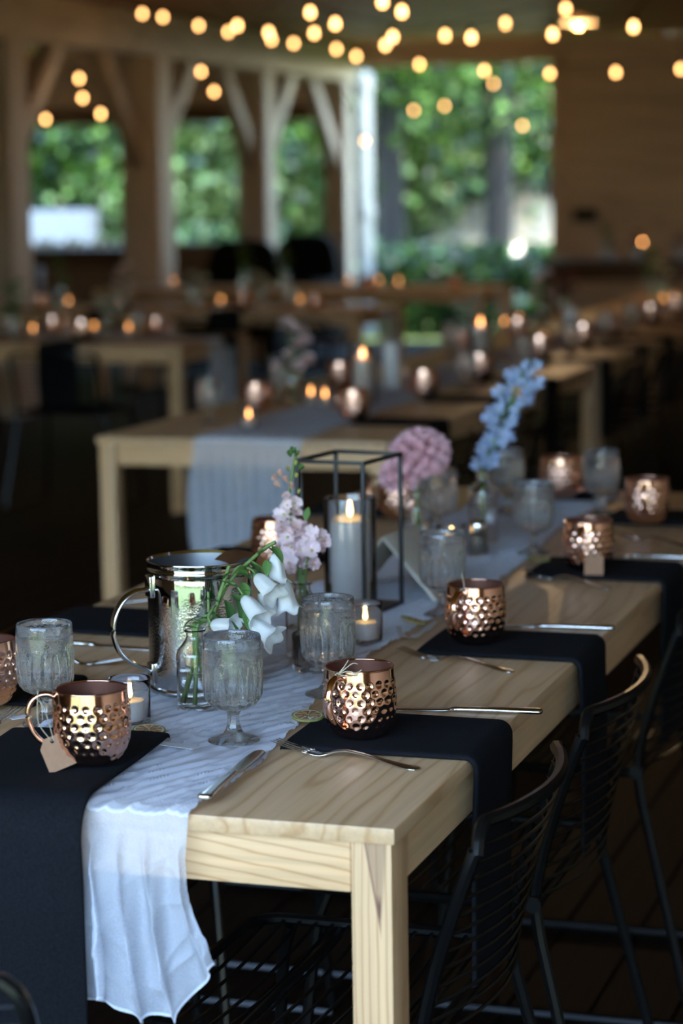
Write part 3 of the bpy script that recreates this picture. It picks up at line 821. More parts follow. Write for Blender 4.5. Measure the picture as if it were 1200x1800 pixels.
def mug_body():
    NA, NZ = 216, 96
    z = np.concatenate([np.linspace(0.0002, 0.088, NZ)])
    r = mug_r(z)
    for _ in range(3): r[1:-1] = (r[:-2]+2*r[1:-1]+r[2:])/4
    A = np.linspace(0, 2*math.pi, NA, endpoint=False)
    D = np.zeros((NZ, NA)); row = 0; R = 0.0052
    for zc in np.arange(0.0105, 0.0760, 0.0101):
        rc = float(np.interp(zc, z, r)); n = 22; off = 0.5*(row % 2)
        for k in range(n):
            jr = random.Random(row*100+k); a0 = 2*math.pi*(k+off)/n+jr.uniform(-.03, .03); zz = zc+jr.uniform(-.0007, .0007)
            da = (A-a0+math.pi) % (2*math.pi)-math.pi
            i0 = np.searchsorted(z, zz-R*1.05); i1 = np.searchsorted(z, zz+R*1.05)
            dd = np.sqrt((da[None, :]*rc)**2+(z[i0:i1, None]-zz)**2)/(R*jr.uniform(0.85, 1.08))
            D[i0:i1] = np.maximum(D[i0:i1], np.where(dd < 1, (1-dd**2)**1.5, 0))
        row += 1
    Rr = r[:, None]-0.0017*D
    V = np.stack([Rr*np.cos(A), Rr*np.sin(A), np.repeat(z[:, None], NA, 1)], -1)
    m = MB().grid(V, wrap=True); m.f.append(tuple(range(NA-1, -1, -1))); m.m.append(0)
    # inner wall, faint dents pushed inward
    NI, ZI = 108, 40
    zi = np.linspace(0.0878, 0.004, ZI); ri = np.interp(zi, z, r)-0.0014
    D2 = D[:, ::2][np.clip(np.searchsorted(z, zi), 0, NZ-1)]
    Ri = ri[:, None]-0.0006*D2
    Ai = A[::2]
    Vi = np.stack([Ri*np.cos(Ai), Ri*np.sin(Ai), np.repeat(zi[:, None], NI, 1)], -1)
    mi = MB().grid(Vi, wrap=True); mi.f.append(tuple((ZI-1)*NI+k for k in range(NI))); mi.m.append(0)
    return m, mi


MUG_M = mug_body()


def mug_fn():
    t = thing('copper_mug', 'hammered copper mug', 'mug')
    part('body', MUG_M[0], M_COPPER, t, angle=None)
    part('lining', MUG_M[1], M_COPIN, t, angle=None, label='darker brown copper inside')
    rim = [(0.0421*math.cos(a), 0.0421*math.sin(a), 0.0882) for a in np.linspace(0, 2*math.pi, 73)[:-1]]
    part('rim', MB().tube(rim, 0.0013, 8, closed=True), M_COPPER, t, angle=None)
    hp = [(0.0425, 0, 0.0800), (0.050, 0, 0.0835), (0.060, 0, 0.0825), (0.0685, 0, 0.0765), (0.0735, 0, 0.066), (0.0740, 0, 0.054), (0.0705, 0, 0.042), (0.064, 0, 0.032), (0.056, 0, 0.0245), (0.0480, 0, 0.0190), (0.0415, 0, 0.0165)]
    # smooth the path
    pts = [Vector(p) for p in hp]; out = []
    for i in range(len(pts)-1):
        p0 = pts[max(i-1, 0)]; p1 = pts[i]; p2 = pts[i+1]; p3 = pts[min(i+2, len(pts)-1)]
        for k in range(4):
            f = k/4
            out.append(0.5*((2*p1)+(p2-p0)*f+(2*p0-5*p1+4*p2-p3)*f*f+(3*p1-p0-3*p2+p3)*f**3))
    out.append(pts[-1])
    part('handle', MB().tube(out, 0.0040, 12, sect=(0.85, 1.35), up=(0.01, 0, 1)), M_COPPER, t, angle=None)
    return t


PM = Proto(mug_fn)
GM = 'hammered copper mugs'
MZ = TH+0.0108


def face(px_dir):     # heading so the handle points toward this image direction (right, toward camera)
    r, c = px_dir; d = CR*r-CF*c; return math.atan2(d[1], d[0])


mugs = {}
p = T(160, 1224, MZ+0.088+0.002); mugs['head'] = PM.put((p.x, p.y, TH+0.0222), face((-1, 0.12)), 'hammered copper mug with a kraft tag on its handle, at the near table end', GM)
p = T(631, 1171, MZ+0.088); mugs['r1'] = PM.put((p.x, p.y, MZ), face((-0.55, 0.9)), 'hammered copper mug with a little twine bow, on the napkin nearest the front right corner', GM)
p = T(835, 1027, MZ+0.088); mugs['r2'] = PM.put((p.x, p.y, MZ), face((-0.5, 0.9)), 'hammered copper mug with twine standing up at its rim, second along the right edge', GM)
p = T(1033, 915, MZ+0.088); mugs['r3'] = PM.put((p.x, p.y, MZ), face((-0.3, 0.95)), 'hammered copper mug with a pale tag leaning on its front, third along the right edge', GM)
p = T(1137, 842, MZ+0.088); mugs['r4'] = PM.put((p.x, p.y, MZ), face((-0.2, 0.95)), 'hammered copper mug at the right frame edge, last along the right table side', GM)
p = T(-30, 1124, MZ+0.088); mugs['l1'] = PM.put((p.x, p.y, MZ), face((-0.8, -0.5)), 'hammered copper mug cut off by the left frame edge', GM)
p = T(485, 912, MZ+0.088); mugs['l3'] = PM.put((p.x, p.y, MZ), face((0.7, -0.7)), 'hammered copper mug half hidden behind the pale pink stock flowers', GM)
p = T(703, 836, MZ+0.088); mugs['l4'] = PM.put((p.x, p.y, MZ), face((-0.8, -0.5)), 'hammered copper mug half hidden under the dusty pink flower head', GM)
p = T(985, 803, MZ+0.096); mugs['far'] = PM.put((p.x, p.y, MZ+0.008), face((0.9, 0.35)), 'hammered copper mug at the far end of the front table, tag lying beside it', GM)
for i, (v, _q) in enumerate(seats_a):
    PM.put((T2U-0.25, v-0.01, MZ), rng.uniform(2.2, 4.4), f'{ORD[i]} copper mug from the front along the right edge of the middle row', GM)
for i, v in enumerate((4.45, 5.3, 6.9, 7.9)):
    PM.put((T2U-T2W+0.19, v, TH+0.0006), rng.uniform(-1, 1), f'{ORD[i]} copper mug from the front along the left edge of the middle row', GM)
for i, (u, v) in enumerate(((-3.74, 7.49), (-4.50, 7.49), (-4.66, 7.62), (-5.17, 7.49), (-3.55, 7.92), (-4.1, 7.95))):
    PM.put((u, v, MZ if v < 7.5 else TH+0.0006), rng.uniform(0, 6), f'{("first", "second", "", "third")[i]} copper mug from the right, front edge of the left crosswise table' if i in (0, 1, 3) else ('copper mug just behind its neighbour on the left crosswise table' if i == 2 else f'copper mug at the {"right" if i == 4 else "middle"} of the back edge of the left crosswise table'), GM)
for i, u in enumerate((-3.5, -3.93, -4.7, -5.2)):
    PM.put((u, 10.14, MZ if i in (1, 2) else TH+0.0006), rng.uniform(0, 6), f'{ORD[i]} copper mug from the right on the second crosswise table', GM)
for i, u in enumerate((-3.4, -4.0)):
    PM.put((u, 12.8, TH+0.0006), rng.uniform(0, 6), f'{ORD[i]} copper mug from the right on the last crosswise table', GM)


# ------------------------------------------------------------------ goblets of water
def goblet_fn():
    t = thing('water_goblet', 'pressed glass water goblet', 'glass')
    out = [(0, 0.0), (0.030, 0.0), (0.0325, 0.0012), (0.0315, 0.0035), (0.022, 0.0065), (0.0135, 0.0100), (0.0105, 0.0145), (0.0085, 0.020), (0.0072, 0.028), (0.0074, 0.034), (0.0095, 0.0385), (0.014, 0.0410), (0.022, 0.0435), (0.0300, 0.0480), (0.0345, 0.0535), (0.0368, 0.0600), (0.0376, 0.070), (0.0380, 0.080), (0.0381, 0.090), (0.0380, 0.098), (0.0378, 0.102), (0.0374, 0.104), (0.0372, 0.115), (0.0364, 0.128), (0.0361, 0.1325), (0.0352, 0.1345)]
    inn = [(0.0342, 0.1328), (0.0345, 0.125), (0.0353, 0.11), (0.0354, 0.09), (0.0350, 0.07), (0.0330, 0.060), (0.028, 0.0535), (0.018, 0.0505), (0, 0.0495)]
    # finer rows where the glass is fluted
    prof = []
    for a, b in zip(out[:-1], out[1:]):
        k = 3 if 0.045 < a[1] < 0.103 else 1
        for i in range(k): prof.append((a[0]+(b[0]-a[0])*i/k, a[1]+(b[1]-a[1])*i/k))
    prof.append(out[-1]); prof += inn

    def mod(a, z, r):
        if r > 0.0285 and 0.045 < z < 0.1045 and not (r < 0.0356 and z > 0.0545):
            w = abs(math.sin(a*8)); env = min(1, (z-0.044)/0.006)*min(1, max(0, (0.104-z)/0.006))
            top = max(0.0, (z-0.083)/0.02)
            return 1-0.085*env*max(0, (1-w*1.2-0.6*top))-0.006*env*w
        if r < 0.014 and 0.012 < z < 0.041:
            return math.cos(math.pi/6)/math.cos((a % (math.pi/3))-math.pi/6)
        return 1.0
    part('glass', MB().lathe(prof, 96, mod=mod), M_COND, t, angle=50)
    wp = [(0, 0.0494), (0.018, 0.0503), (0.0281, 0.0533), (0.0332, 0.0598), (0.0352, 0.070), (0.0356, 0.09), (0.0355, 0.110), (0.03495, 0.1190), (0.034, 0.1182), (0, 0.1182)]
    part('water', MB().lathe(wp, 64), M_WATER, t, angle=50)
    return t


PG = Proto(goblet_fn)
GG = 'pressed glass water goblets'
RZ = 0.0035
for k, (x, y, lab, cloth) in enumerate(((77, 1092, 'stemmed water goblet nearest the left frame edge, beside the cut off mug', 0), (407, 1120, 'misted water goblet nearest the camera, in front of the steel pitcher', 1), (575, 1053, 'misted water goblet behind the nearest right mug, a short ribbed glass behind it', 1), (777, 938, 'water goblet in front of the cream tent card and pepper shaker', 1),
                                          (937, 850, 'water goblet just behind the copper mug with the standing twine', 1), (1057, 793, 'water goblet against the dark at the far right of the front table', 1), (890, 792, 'water goblet right of the blue delphinium', 1), (770, 822, 'water goblet at the right of the dusty pink flower head', 0))):
    p = T(x, y, TH+0.134+RZ); PG.put((p.x, p.y, TH+(0.006 if cloth else 0.001)), 0.2*k, lab, GG)
for i, (u, v) in enumerate(((-1.78, 4.05), (-1.80, 4.75), (-1.32, 5.25), (-1.30, 6.0), (-1.78, 5.55), (-1.32, 6.9), (-1.33, 7.65), (-1.78, 6.75), (-1.36, 8.4))):
    PG.put((u, v, TH+0.001), 0.3*i, f'blurred water goblet on the middle row, {ORD[i]} when counted from its front end', GG)
for i, (u, v) in enumerate(((-3.5, 7.58), (-4.15, 7.58), (-4.95, 7.6), (-3.7, 10.3), (-4.3, 10.3))):
    PG.put((u, v, TH+0.006), 0.3*i, f'blurred water goblet, {ORD[i] if i < 3 else ORD[i-3]} from the right on the {"left" if i < 3 else "second"} crosswise table', GG)


# ------------------------------------------------------------------ tea lights
def flame_mb(h=0.017, r=0.0033):
    prof = [(0, 0), (r*0.6, h*0.06), (r*0.95, h*0.2), (r, h*0.32), (r*0.8, h*0.52), (r*0.5, h*0.72), (r*0.22, h*0.9), (0, h)]
    return MB().lathe(prof, 14)


def tealight_fn(far=False):
    t = thing('tea_light', 'tea light in a clear glass', 'candle')
    prof = [(0, 0), (0.0225, 0), (0.0255, 0.002), (0.0262, 0.010), (0.0268, 0.048), (0.0275, 0.060), (0.0270, 0.0615), (0.0258, 0.0602), (0.0250, 0.048), (0.0244, 0.010), (0.022, 0.0055), (0, 0.005)]
    part('glass', MB().lathe(prof, 48), M_GLASS, t, angle=50)
    wx = [(0, 0.0062), (0.0185, 0.0062), (0.0192, 0.008), (0.0192, 0.030), (0.0182, 0.0318), (0.012, 0.0312), (0, 0.0305)]
    part('wax', MB().lathe(wx, 36), M_WAX, t, angle=50)
    w_ = part('wick', MB().tube([(0, 0, 0.030), (0.0005, 0, 0.036)], 0.0007, 6), M_WICK, t)
    part('flame', flame_mb(0.019, 0.0036).xf(Matrix.Translation((0.0003, 0, 0.0345))), M_FLAMED if far else M_FLAME, w_, angle=None)
    return t


PTN = Proto(tealight_fn); PTF = Proto(lambda: tealight_fn(True))
GT = 'lit tea lights'
for x, y, lab in ((227, 1192, 'lit tea light between the tagged copper mug and the steel pitcher'), (641, 1060, 'lit tea light in front of the black lantern'), (793, 922, 'lit tea light behind the goblet beside the pepper shaker')):
    p = T(x, y, TH+0.067); PTN.put((p.x, p.y, TH+0.006), 0, lab, GT)
far_flames = [  # pixel of each far flame, table it stands on
    (437, 730, 'a'), (546, 690, 'a'), (571, 694, 'a'), (292 + 600 - 146, 656, 'a'), (955, 594, 'b'), (886, 566, 'b'), (912, 560, 'b'), (1166, 525, 'c'), (1184, 523, 'c'), (58, 578, 'd'), (226, 576, 'd'), (165, 574, 'd'), (120, 530, 'e'), (388, 528, 'e'), (527, 527, 'e'), (305, 500, 'f'), (550, 474, 'f'), (613, 500, 'f'), (665, 502, 'f'), (701, 500, 'f'), (745, 655, 'a')]
nm = {'a': 'second table', 'b': 'third table of the middle row', 'c': 'farthest table of the middle row', 'd': 'left crosswise table', 'e': 'second crosswise table', 'f': 'last crosswise table'}
cnt = {}
for x, y, k in far_flames[:20]:
    p = T(x, y, TH+0.046)
    if k == 'f': p = P(x, y, 12.98 if y > 490 else 13.15)
    if k == 'f' and y < 490: p = T(x, y, TH+0.2)
    i = cnt.get(k, 0); cnt[k] = i+1
    if k == 'f': p = Vector((min(max(p.x, TU-2.7), TU-0.1), min(max(p.y, 12.65), 13.3), 0))
    PTF.put((p.x, p.y, TH+0.006), 0, f'lit tea light on the {nm[k]}, {ORD[i]} from the left' if k in 'def' else f'lit tea light of the {nm[k]}, {ORD[i]} from the front', GT)


# short ribbed glass holder behind the third goblet
t = thing('ribbed_glass', 'short empty ribbed glass holder beside the goblet behind the nearest right mug', 'glass')
prof = [(0, 0), (0.025, 0), (0.027, 0.002), (0.0275, 0.01), (0.0275, 0.052), (0.0268, 0.054), (0.0245, 0.0525), (0.0243, 0.012), (0.022, 0.008), (0, 0.007)]
part('glass', MB().lathe(prof, 120, mod=lambda a, z, r: 1-0.03*abs(math.sin(a*15)) if r > 0.0255 and 0.004 < z < 0.048 else 1), M_GLASS, t, angle=60)
p = T(545, 1122, TH+0.054); t.location = (p.x-0.002, p.y+0.01, TH+0.006)


# ------------------------------------------------------------------ steel pitcher
def catmull(pts, k=5):
    pts = [Vector(p) for p in pts]; out = []
    for i in range(len(pts)-1):
        p0 = pts[max(i-1, 0)]; p1 = pts[i]; p2 = pts[i+1]; p3 = pts[min(i+2, len(pts)-1)]
        for q in range(k):
            f = q/k
            out.append(0.5*((2*p1)+(p2-p0)*f+(2*p0-5*p1+4*p2-p3)*f*f+(3*p1-p0-3*p2+p3)*f**3))
    out.append(pts[-1]); return out


M_DEW, _nt, _b = mat_new('dewy_steel')
_b.inputs['Base Color'].default_value = (0.52, 0.52, 0.515, 1); _b.inputs['Metallic'].default_value = 1.0
_tc = _nt.nodes.new('ShaderNodeTexCoord'); _sx = _nt.nodes.new('ShaderNodeSeparateXYZ'); _nt.links.new(_tc.outputs['Object'], _sx.inputs[0])
_n1 = _nt.nodes.new('ShaderNodeTexNoise'); _n1.inputs['Scale'].default_value = 28; _n1.inputs['Detail'].default_value = 4; _nt.links.new(_tc.outputs['Object'], _n1.inputs['Vector'])
_a = _nt.nodes.new('ShaderNodeMath'); _a.operation = 'MULTIPLY_ADD'; _a.inputs[1].default_value = 0.10; _nt.links.new(_n1.outputs[0], _a.inputs[0]); _nt.links.new(_sx.outputs[2], _a.inputs[2])
_mr = _nt.nodes.new('ShaderNodeMapRange'); _mr.inputs['From Min'].default_value = 0.168; _mr.inputs['From Max'].default_value = 0.190
_mr.inputs['To Min'].default_value = 0.20; _mr.inputs['To Max'].default_value = 0.04; _nt.links.new(_a.outputs[0], _mr.inputs[0]); _nt.links.new(_mr.outputs[0], _b.inputs['Roughness'])
_v = _nt.nodes.new('ShaderNodeTexVoronoi'); _v.inputs['Scale'].default_value = 330; _nt.links.new(_tc.outputs['Object'], _v.inputs['Vector'])
_mr2 = _nt.nodes.new('ShaderNodeMapRange'); _mr2.inputs['From Min'].default_value = 0.168; _mr2.inputs['From Max'].default_value = 0.188
_mr2.inputs['To Min'].default_value = 0.22; _mr2.inputs['To Max'].default_value = 0.0; _nt.links.new(_a.outputs[0], _mr2.inputs[0])
_bp = _nt.nodes.new('ShaderNodeBump'); _bp.inputs['Distance'].default_value = 0.0012; _nt.links.new(_mr2.outputs[0], _bp.inputs['Strength']); _nt.links.new(_v.outputs['Distance'], _bp.inputs['Height']); _nt.links.new(_bp.outputs[0], _b.inputs['Normal'])

pt = T(350, 981, TH+0.006+0.182)
pit = thing('water_pitcher', 'tall polished steel water pitcher with a strap handle, misted with dew', 'pitcher', (pt.x, pt.y, TH+0.0065), math.atan2(CR[1], CR[0])+math.radians(22))
R_ = 0.0715; H_ = 0.182
prof = [(0, 0.0), (R_-0.004, 0.0), (R_+0.001, 0.002), (R_+0.0022, 0.005), (R_+0.001, 0.008), (R_-0.0015, 0.010), (R_-0.001, 0.013), (R_, 0.016), (R_, H_-0.022), (R_-0.0006, H_-0.019), (R_+0.0006, H_-0.017), (R_+0.0014, H_-0.014), (R_+0.0006, H_-0.011), (R_-0.0004, H_-0.009), (R_+0.0006, H_-0.004), (R_+0.0016, H_-0.001), (R_+0.001, H_), (R_-0.0008, H_-0.0004), (R_-0.0020, H_-0.004), (R_-0.0024, H_-0.02), (R_-0.003, 0.006), (0, 0.005)]
fine = []
for a, b in zip(prof[:-1], prof[1:]):
    k = 6 if abs(a[1]-b[1]) > 0.05 else 1
    for i in range(k): fine.append((a[0]+(b[0]-a[0])*i/k, a[1]+(b[1]-a[1])*i/k))
fine.append(prof[-1])
ko = next(i for i, q in enumerate(fine) if q[0] < R_-0.0009 and q[1] > H_-0.005)
part('body', MB().lathe(fine[:ko+1], 128), M_DEW, pit, angle=50)
part('lining', MB().lathe(fine[ko:], 96), simple('brushed_lining', (0.30, 0.31, 0.32), 0.38, 1.0), pit, angle=50, label='dull brushed steel inside')
hp = catmull([(-R_+0.001, 0, H_-0.034), (-R_-0.006, 0, H_-0.038), (-R_-0.022, 0, H_-0.040), (-R_-0.040, 0, H_-0.052), (-R_-0.052, 0, H_-0.076), (-R_-0.053, 0, H_-0.100), (-R_-0.043, 0, H_-0.124), (-R_-0.024, 0, H_-0.140), (-R_-0.008, 0, H_-0.147), (-R_+0.001, 0, H_-0.154)], 6)
part('handle', MB().tube(hp, 0.0075, 16, sect=(0.45, 1.2), up=(0.01, 0, 1)), M_STEEL, pit, angle=None)
for z in (H_-0.034, H_-0.154):
    part('handle_plate', MB().box(-R_-0.004, -R_+0.003, -0.012, 0.012, z-0.015, z+0.015, bev=0.003), M_STEEL, pit)
# spout with ice guard at the right
G = np.zeros((12, 9, 3))
for i in range(12):
    for k in range(9):
        a = (k/8-0.5)*1.0; f = i/11
        rr = R_-0.002+0.018*f*math.cos(a*1.5); z = H_-0.030*(1-f)**1.6-0.001*f
        G[i, k] = (rr*math.cos(a*(1-0.55*f)), rr*math.sin(a*(1-0.55*f)), z)
part('spout', MB().grid(G), M_STEEL, pit, angle=None)
G = np.zeros((8, 17, 3))
for i in range(8):
    for k in range(17):
        a = (k/16-0.5)*1.15; f = i/7
        G[i, k] = ((R_+0.004-0.036*f)*math.cos(a), (R_-0.001)*math.sin(a)*(1-0.1*f), H_+0.002+0.003*math.sin(f*math.pi)-0.012*f)
part('ice_guard', MB().grid(G), simple('brown_reflection_guard', (0.20, 0.09, 0.04), 0.4, 0.6), pit, angle=None, label='ice guard over the spout, brown reflection put into its colour')  # brown reflection on the guard is put into its base colour


# ------------------------------------------------------------------ bud vases
def vase_fn(r=0.0255, h=0.105, water=0.05, neck=0.0115):
    t = thing('bud_vase', 'clear glass bud vase', 'vase')
    sh = h*0.80
    o = [(0, 0), (r-0.003, 0), (r-0.0006, 0.0015), (r, 0.005), (r, sh-0.012), (r-0.002, sh-0.005), (r-0.007, sh+0.001), (neck+0.004, sh+0.005), (neck+0.0012, sh+0.009), (neck, sh+0.013), (neck+0.0003, h-0.004), (neck+0.0028, h-0.001), (neck+0.0030, h), (neck+0.002, h+0.0008)]
    i_ = [(neck-0.0010, h-0.001), (neck-0.0016, h-0.005), (neck-0.0018, sh+0.013), (neck-0.0004, sh+0.008), (neck+0.002, sh+0.0035), (r-0.0085, sh-0.001), (r-0.004, sh-0.006), (r-0.002, sh-0.013), (r-0.002, 0.009), (r-0.005, 0.006), (0, 0.0055)]
    part('glass', MB().lathe(o+i_, 64), M_GLASS, t, angle=60)
    w = [(0, 0.0054), (r-0.0049, 0.0059), (r-0.0018, 0.0089), (r-0.0018, water), (r-0.0024, water-0.0006), (0, water-0.0006)]
    part('water', MB().lathe(w, 48), M_WATER, t, angle=60)
    return t


vz = TH+0.006
p1 = T(342, 1107, vz+0.105); va = vase_fn(); va.location = (p1.x, p1.y, vz); va['label'] = 'clear bud vase holding the drooping white bellflowers'; va['group'] = 'clear bud vases'
p2 = T(531, 1022, vz+0.11); vb = vase_fn(h=0.108, water=0.042); vb.location = (p2.x, p2.y, vz); vb['label'] = 'clear bud vase holding the pale pink stock'; vb['group'] = 'clear bud vases'
p3 = T(733, 858, vz+0.12); vc = vase_fn(r=0.027, h=0.118, water=0.06); vc.location = (p3.x, p3.y, vz); vc['label'] = 'clear bud vase holding the dusty pink round flower'; vc['group'] = 'clear bud vases'
p4 = T(849, 827, vz+0.138); vd = vase_fn(r=0.028, h=0.138, water=0.07, neck=0.013); vd.location = (p4.x, p4.y, vz); vd['label'] = 'taller clear bottle vase holding the blue delphinium'; vd['group'] = 'clear bud vases'


# ------------------------------------------------------------------ flower pieces
def orient(p, d, spin=0.0, s=1.0):        # +z of the piece along d
    q = Vector(d).to_track_quat('Z', 'Y')
    return Matrix.Translation(p) @ q.to_matrix().to_4x4() @ Matrix.Rotation(spin, 4, 'Z') @ Matrix.Scale(s, 4)


def place(name, me, parent, mtx):
    o = bpy.data.objects.new(name, me); COL.objects.link(o); o.parent = parent; o.matrix_local = mtx
    return o


def leaf_mesh(name, L, w, mat, droop=0.4, n=8):
    V = np.zeros((n+1, 5, 3))
    for i in range(n+1):
        f = i/n; ww = w*math.sin(math.pi*min(1, f*0.93+0.05))**0.8*(1-0.25*f)
        for k in range(5):
            x = (k-2)/2
            V[i, k] = (x*ww/2, L*f*math.cos(droop*f), -L*f*math.sin(droop*f)*0.6+abs(x)*ww*0.16+0.01*L*math.sin(f*9+x))
    return MB().grid(V).mesh(name, mat, True)


def petal_grid(L, w, cup=0.3, ruff=0.0, seed=0, n=5, m=5):
    V = np.zeros((n+1, m, 3))
    for i in range(n+1):
        f = i/n; ww = w*(0.25+0.75*math.sin(math.pi*0.5*min(1, f*1.35)))*(1-0.35*max(0, f-0.8)/0.2)
        for k in range(m):
            x = 2*k/(m-1)-1
            V[i, k] = (x*ww/2, L*f, cup*L*f*f+0.12*ww*x*x+ruff*L*f*f*math.sin(x*4+seed+f*3))
    return V


def blossom_mesh(name, mats, n=4, L=0.014, w=0.014, tilt=0.35, ruff=0.15, seed=0, layers=1, eye=True):
    r = random.Random(seed); m = MB()
    for ly in range(layers):
        for k in range(n):
            a = 2*math.pi*(k+0.5*ly)/n+r.uniform(-.15, .15); s = 1-0.22*ly+r.uniform(-.08, .08)
            pm = MB().grid(petal_grid(L*s, w*s, r.uniform(0.05, 0.35), ruff, r.uniform(0, 6)))
            m.merge(pm, Matrix.Rotation(a, 4, 'Z') @ Matrix.Rotation(tilt+0.35*ly+r.uniform(-.12, .12), 4, 'X'))
    if eye:
        m.merge(MB().lathe([(0, 0), (L*0.16, 0.0005), (L*0.12, L*0.22), (0, L*0.26)], 8, mat=1))
    return m.mesh(name, mats, True)


def flower(name, label, cat, loc):
    return thing(name, label, cat, loc)


def bell_mesh(seed):
    r = random.Random(seed); n = 40
    prof = [(0.0, 0.0), (0.0045, 0.0005), (0.0075, 0.004), (0.0095, 0.010), (0.0106, 0.018), (0.0112, 0.026), (0.0122, 0.032), (0.0140, 0.0365), (0.0165, 0.0395), (0.0185, 0.0402)]
    m = MB(); rows = []

    def lob(a, z):
        f = max(0, (z-0.022)/0.019)
        return 1+0.05*min(1, z/0.01)*math.cos(5*a)*1.0+f*0.07*math.cos(5*a)
    V = np.zeros((len(prof), n, 3))
    for i, (rr, z) in enumerate(prof):
        for k in range(n):
            a = 2*math.pi*k/n; q = max(rr, 0.0004)*lob(a, z); f = max(0, (z-0.024)/0.017)
            V[i, k] = (q*math.cos(a), q*math.sin(a), z+0.0028*f*math.cos(5*a)+0.0012*f*math.sin(a*3+seed))
    m.grid(V, wrap=True)
    m.merge(MB().tube([(0, 0, 0.004), (0.0005, 0, 0.03)], [0.0012, 0.0022], 6))
    return m.mesh('bell', M_BELL, True)


def calyx_mesh():
    m = MB()
    for k in range(5):
        pm = MB().grid(petal_grid(0.016, 0.008, -0.15, 0.05, k, 4, 3))
        m.merge(pm, Matrix.Rotation(2*math.pi*k/5, 4, 'Z') @ Matrix.Rotation(1.15, 4, 'X'))
    m.lathe([(0, -0.003), (0.0035, -0.001), (0.005, 0.003), (0.004, 0.006)], 10)
    return m.mesh('calyx', M_CALYX, True)


LEAF_A = leaf_mesh('leaf', 0.055, 0.017, M_LEAF, 0.9); LEAF_B = leaf_mesh('leaf', 0.032, 0.010, M_LEAF, 0.5); LEAF_C = leaf_mesh('leaf', 0.022, 0.012, M_CALYX, 0.3)


def spray(root, base, pts, r=0.0022, name='stem', mat=None):
    path = [Vector(q)-Vector(base) for q in pts]
    part(name, MB().tube(catmull(path, 5), r, 8), mat or M_STEM, root, angle=None)
    return path


# --- white bellflowers
vv = p1.y
base = Vector((p1.x, p1.y, vz+0.007))
fb = flower('bellflower', 'drooping white bellflowers on green stems beside the steel pitcher', 'flower', base)
Q = lambda x, y, dv=0.0: P(x, y, vv+dv)
bot = [base+Vector((-0.014, 0.002, 0.0)), base+Vector((0.002, -0.010, 0)), base+Vector((0.010, 0.006, 0))]
spray(fb, base, [bot[0], base+Vector((-0.002, 0, 0.06)), Vector((p1.x+0.001, p1.y, vz+0.112)), Q(372, 1085), Q(388, 1040), Q(403, 994)], 0.0027)
spray(fb, base, [bot[1], base+Vector((0.003, -0.003, 0.06)), Vector((p1.x+0.005, p1.y, vz+0.112)), Q(378, 1068, .01), Q(405, 1020, .01), Q(440, 985, .01), Q(468, 962, .01), Q(484, 953, .01)], 0.0026)
spray(fb, base, [bot[2], base+Vector((0.004, 0.004, 0.06)), Vector((p1.x-0.003, p1.y+0.003, vz+0.112)), Q(364, 1090, .01), Q(366, 1040, .012)], 0.0018)
spray(fb, base, [Q(388, 1040), Q(400, 1026), Q(414, 1028, -.01), Q(428, 1047, -.014)], 0.0016, 'side_stem')
spray(fb, base, [Q(408, 1010), Q(420, 996, -.006), Q(440, 1000, -.012), Q(452, 1012, -.014)], 0.0016, 'side_stem')
spray(fb, base, [Q(380, 1062), Q(374, 1070, -.012), Q(366, 1085, -.02), Q(372, 1097, -.02)], 0.0016, 'side_stem')
spray(fb, base, [Q(440, 985, .01), Q(462, 1000, 0), Q(478, 1018, 0)], 0.0014, 'side_stem')
bells = [((450, 1012, -.014), (0.85, -0.40, -0.62), 1.0), ((428, 1050, -.014), (0.80, -0.42, -0.72), 1.06), ((484, 972, .01), (0.10, -0.15, -1), 0.95), ((498, 1020, .012), (0.10, 0.15, -1), 1.0), ((372, 1098, -.02), (0.9, -0.25, -0.02), 0.95), ((440, 1092, -.02), (0.90, -0.25, -0.50), 1.05), ((458, 1040, .014), (0.35, 0.25, -0.9), 0.85)]
BM = [bell_mesh(1), bell_mesh(4)]; CX = calyx_mesh()
for i, ((x, y, dv), d, s) in enumerate(bells):
    p = Q(x, y, dv)-base; dd = Vector(d).normalized()
    b_ = place('bell', BM[i % 2], fb, orient(p, dd, 0.7*i, s))
    place('calyx', CX, b_, Matrix.Translation((0, 0, -0.002)))
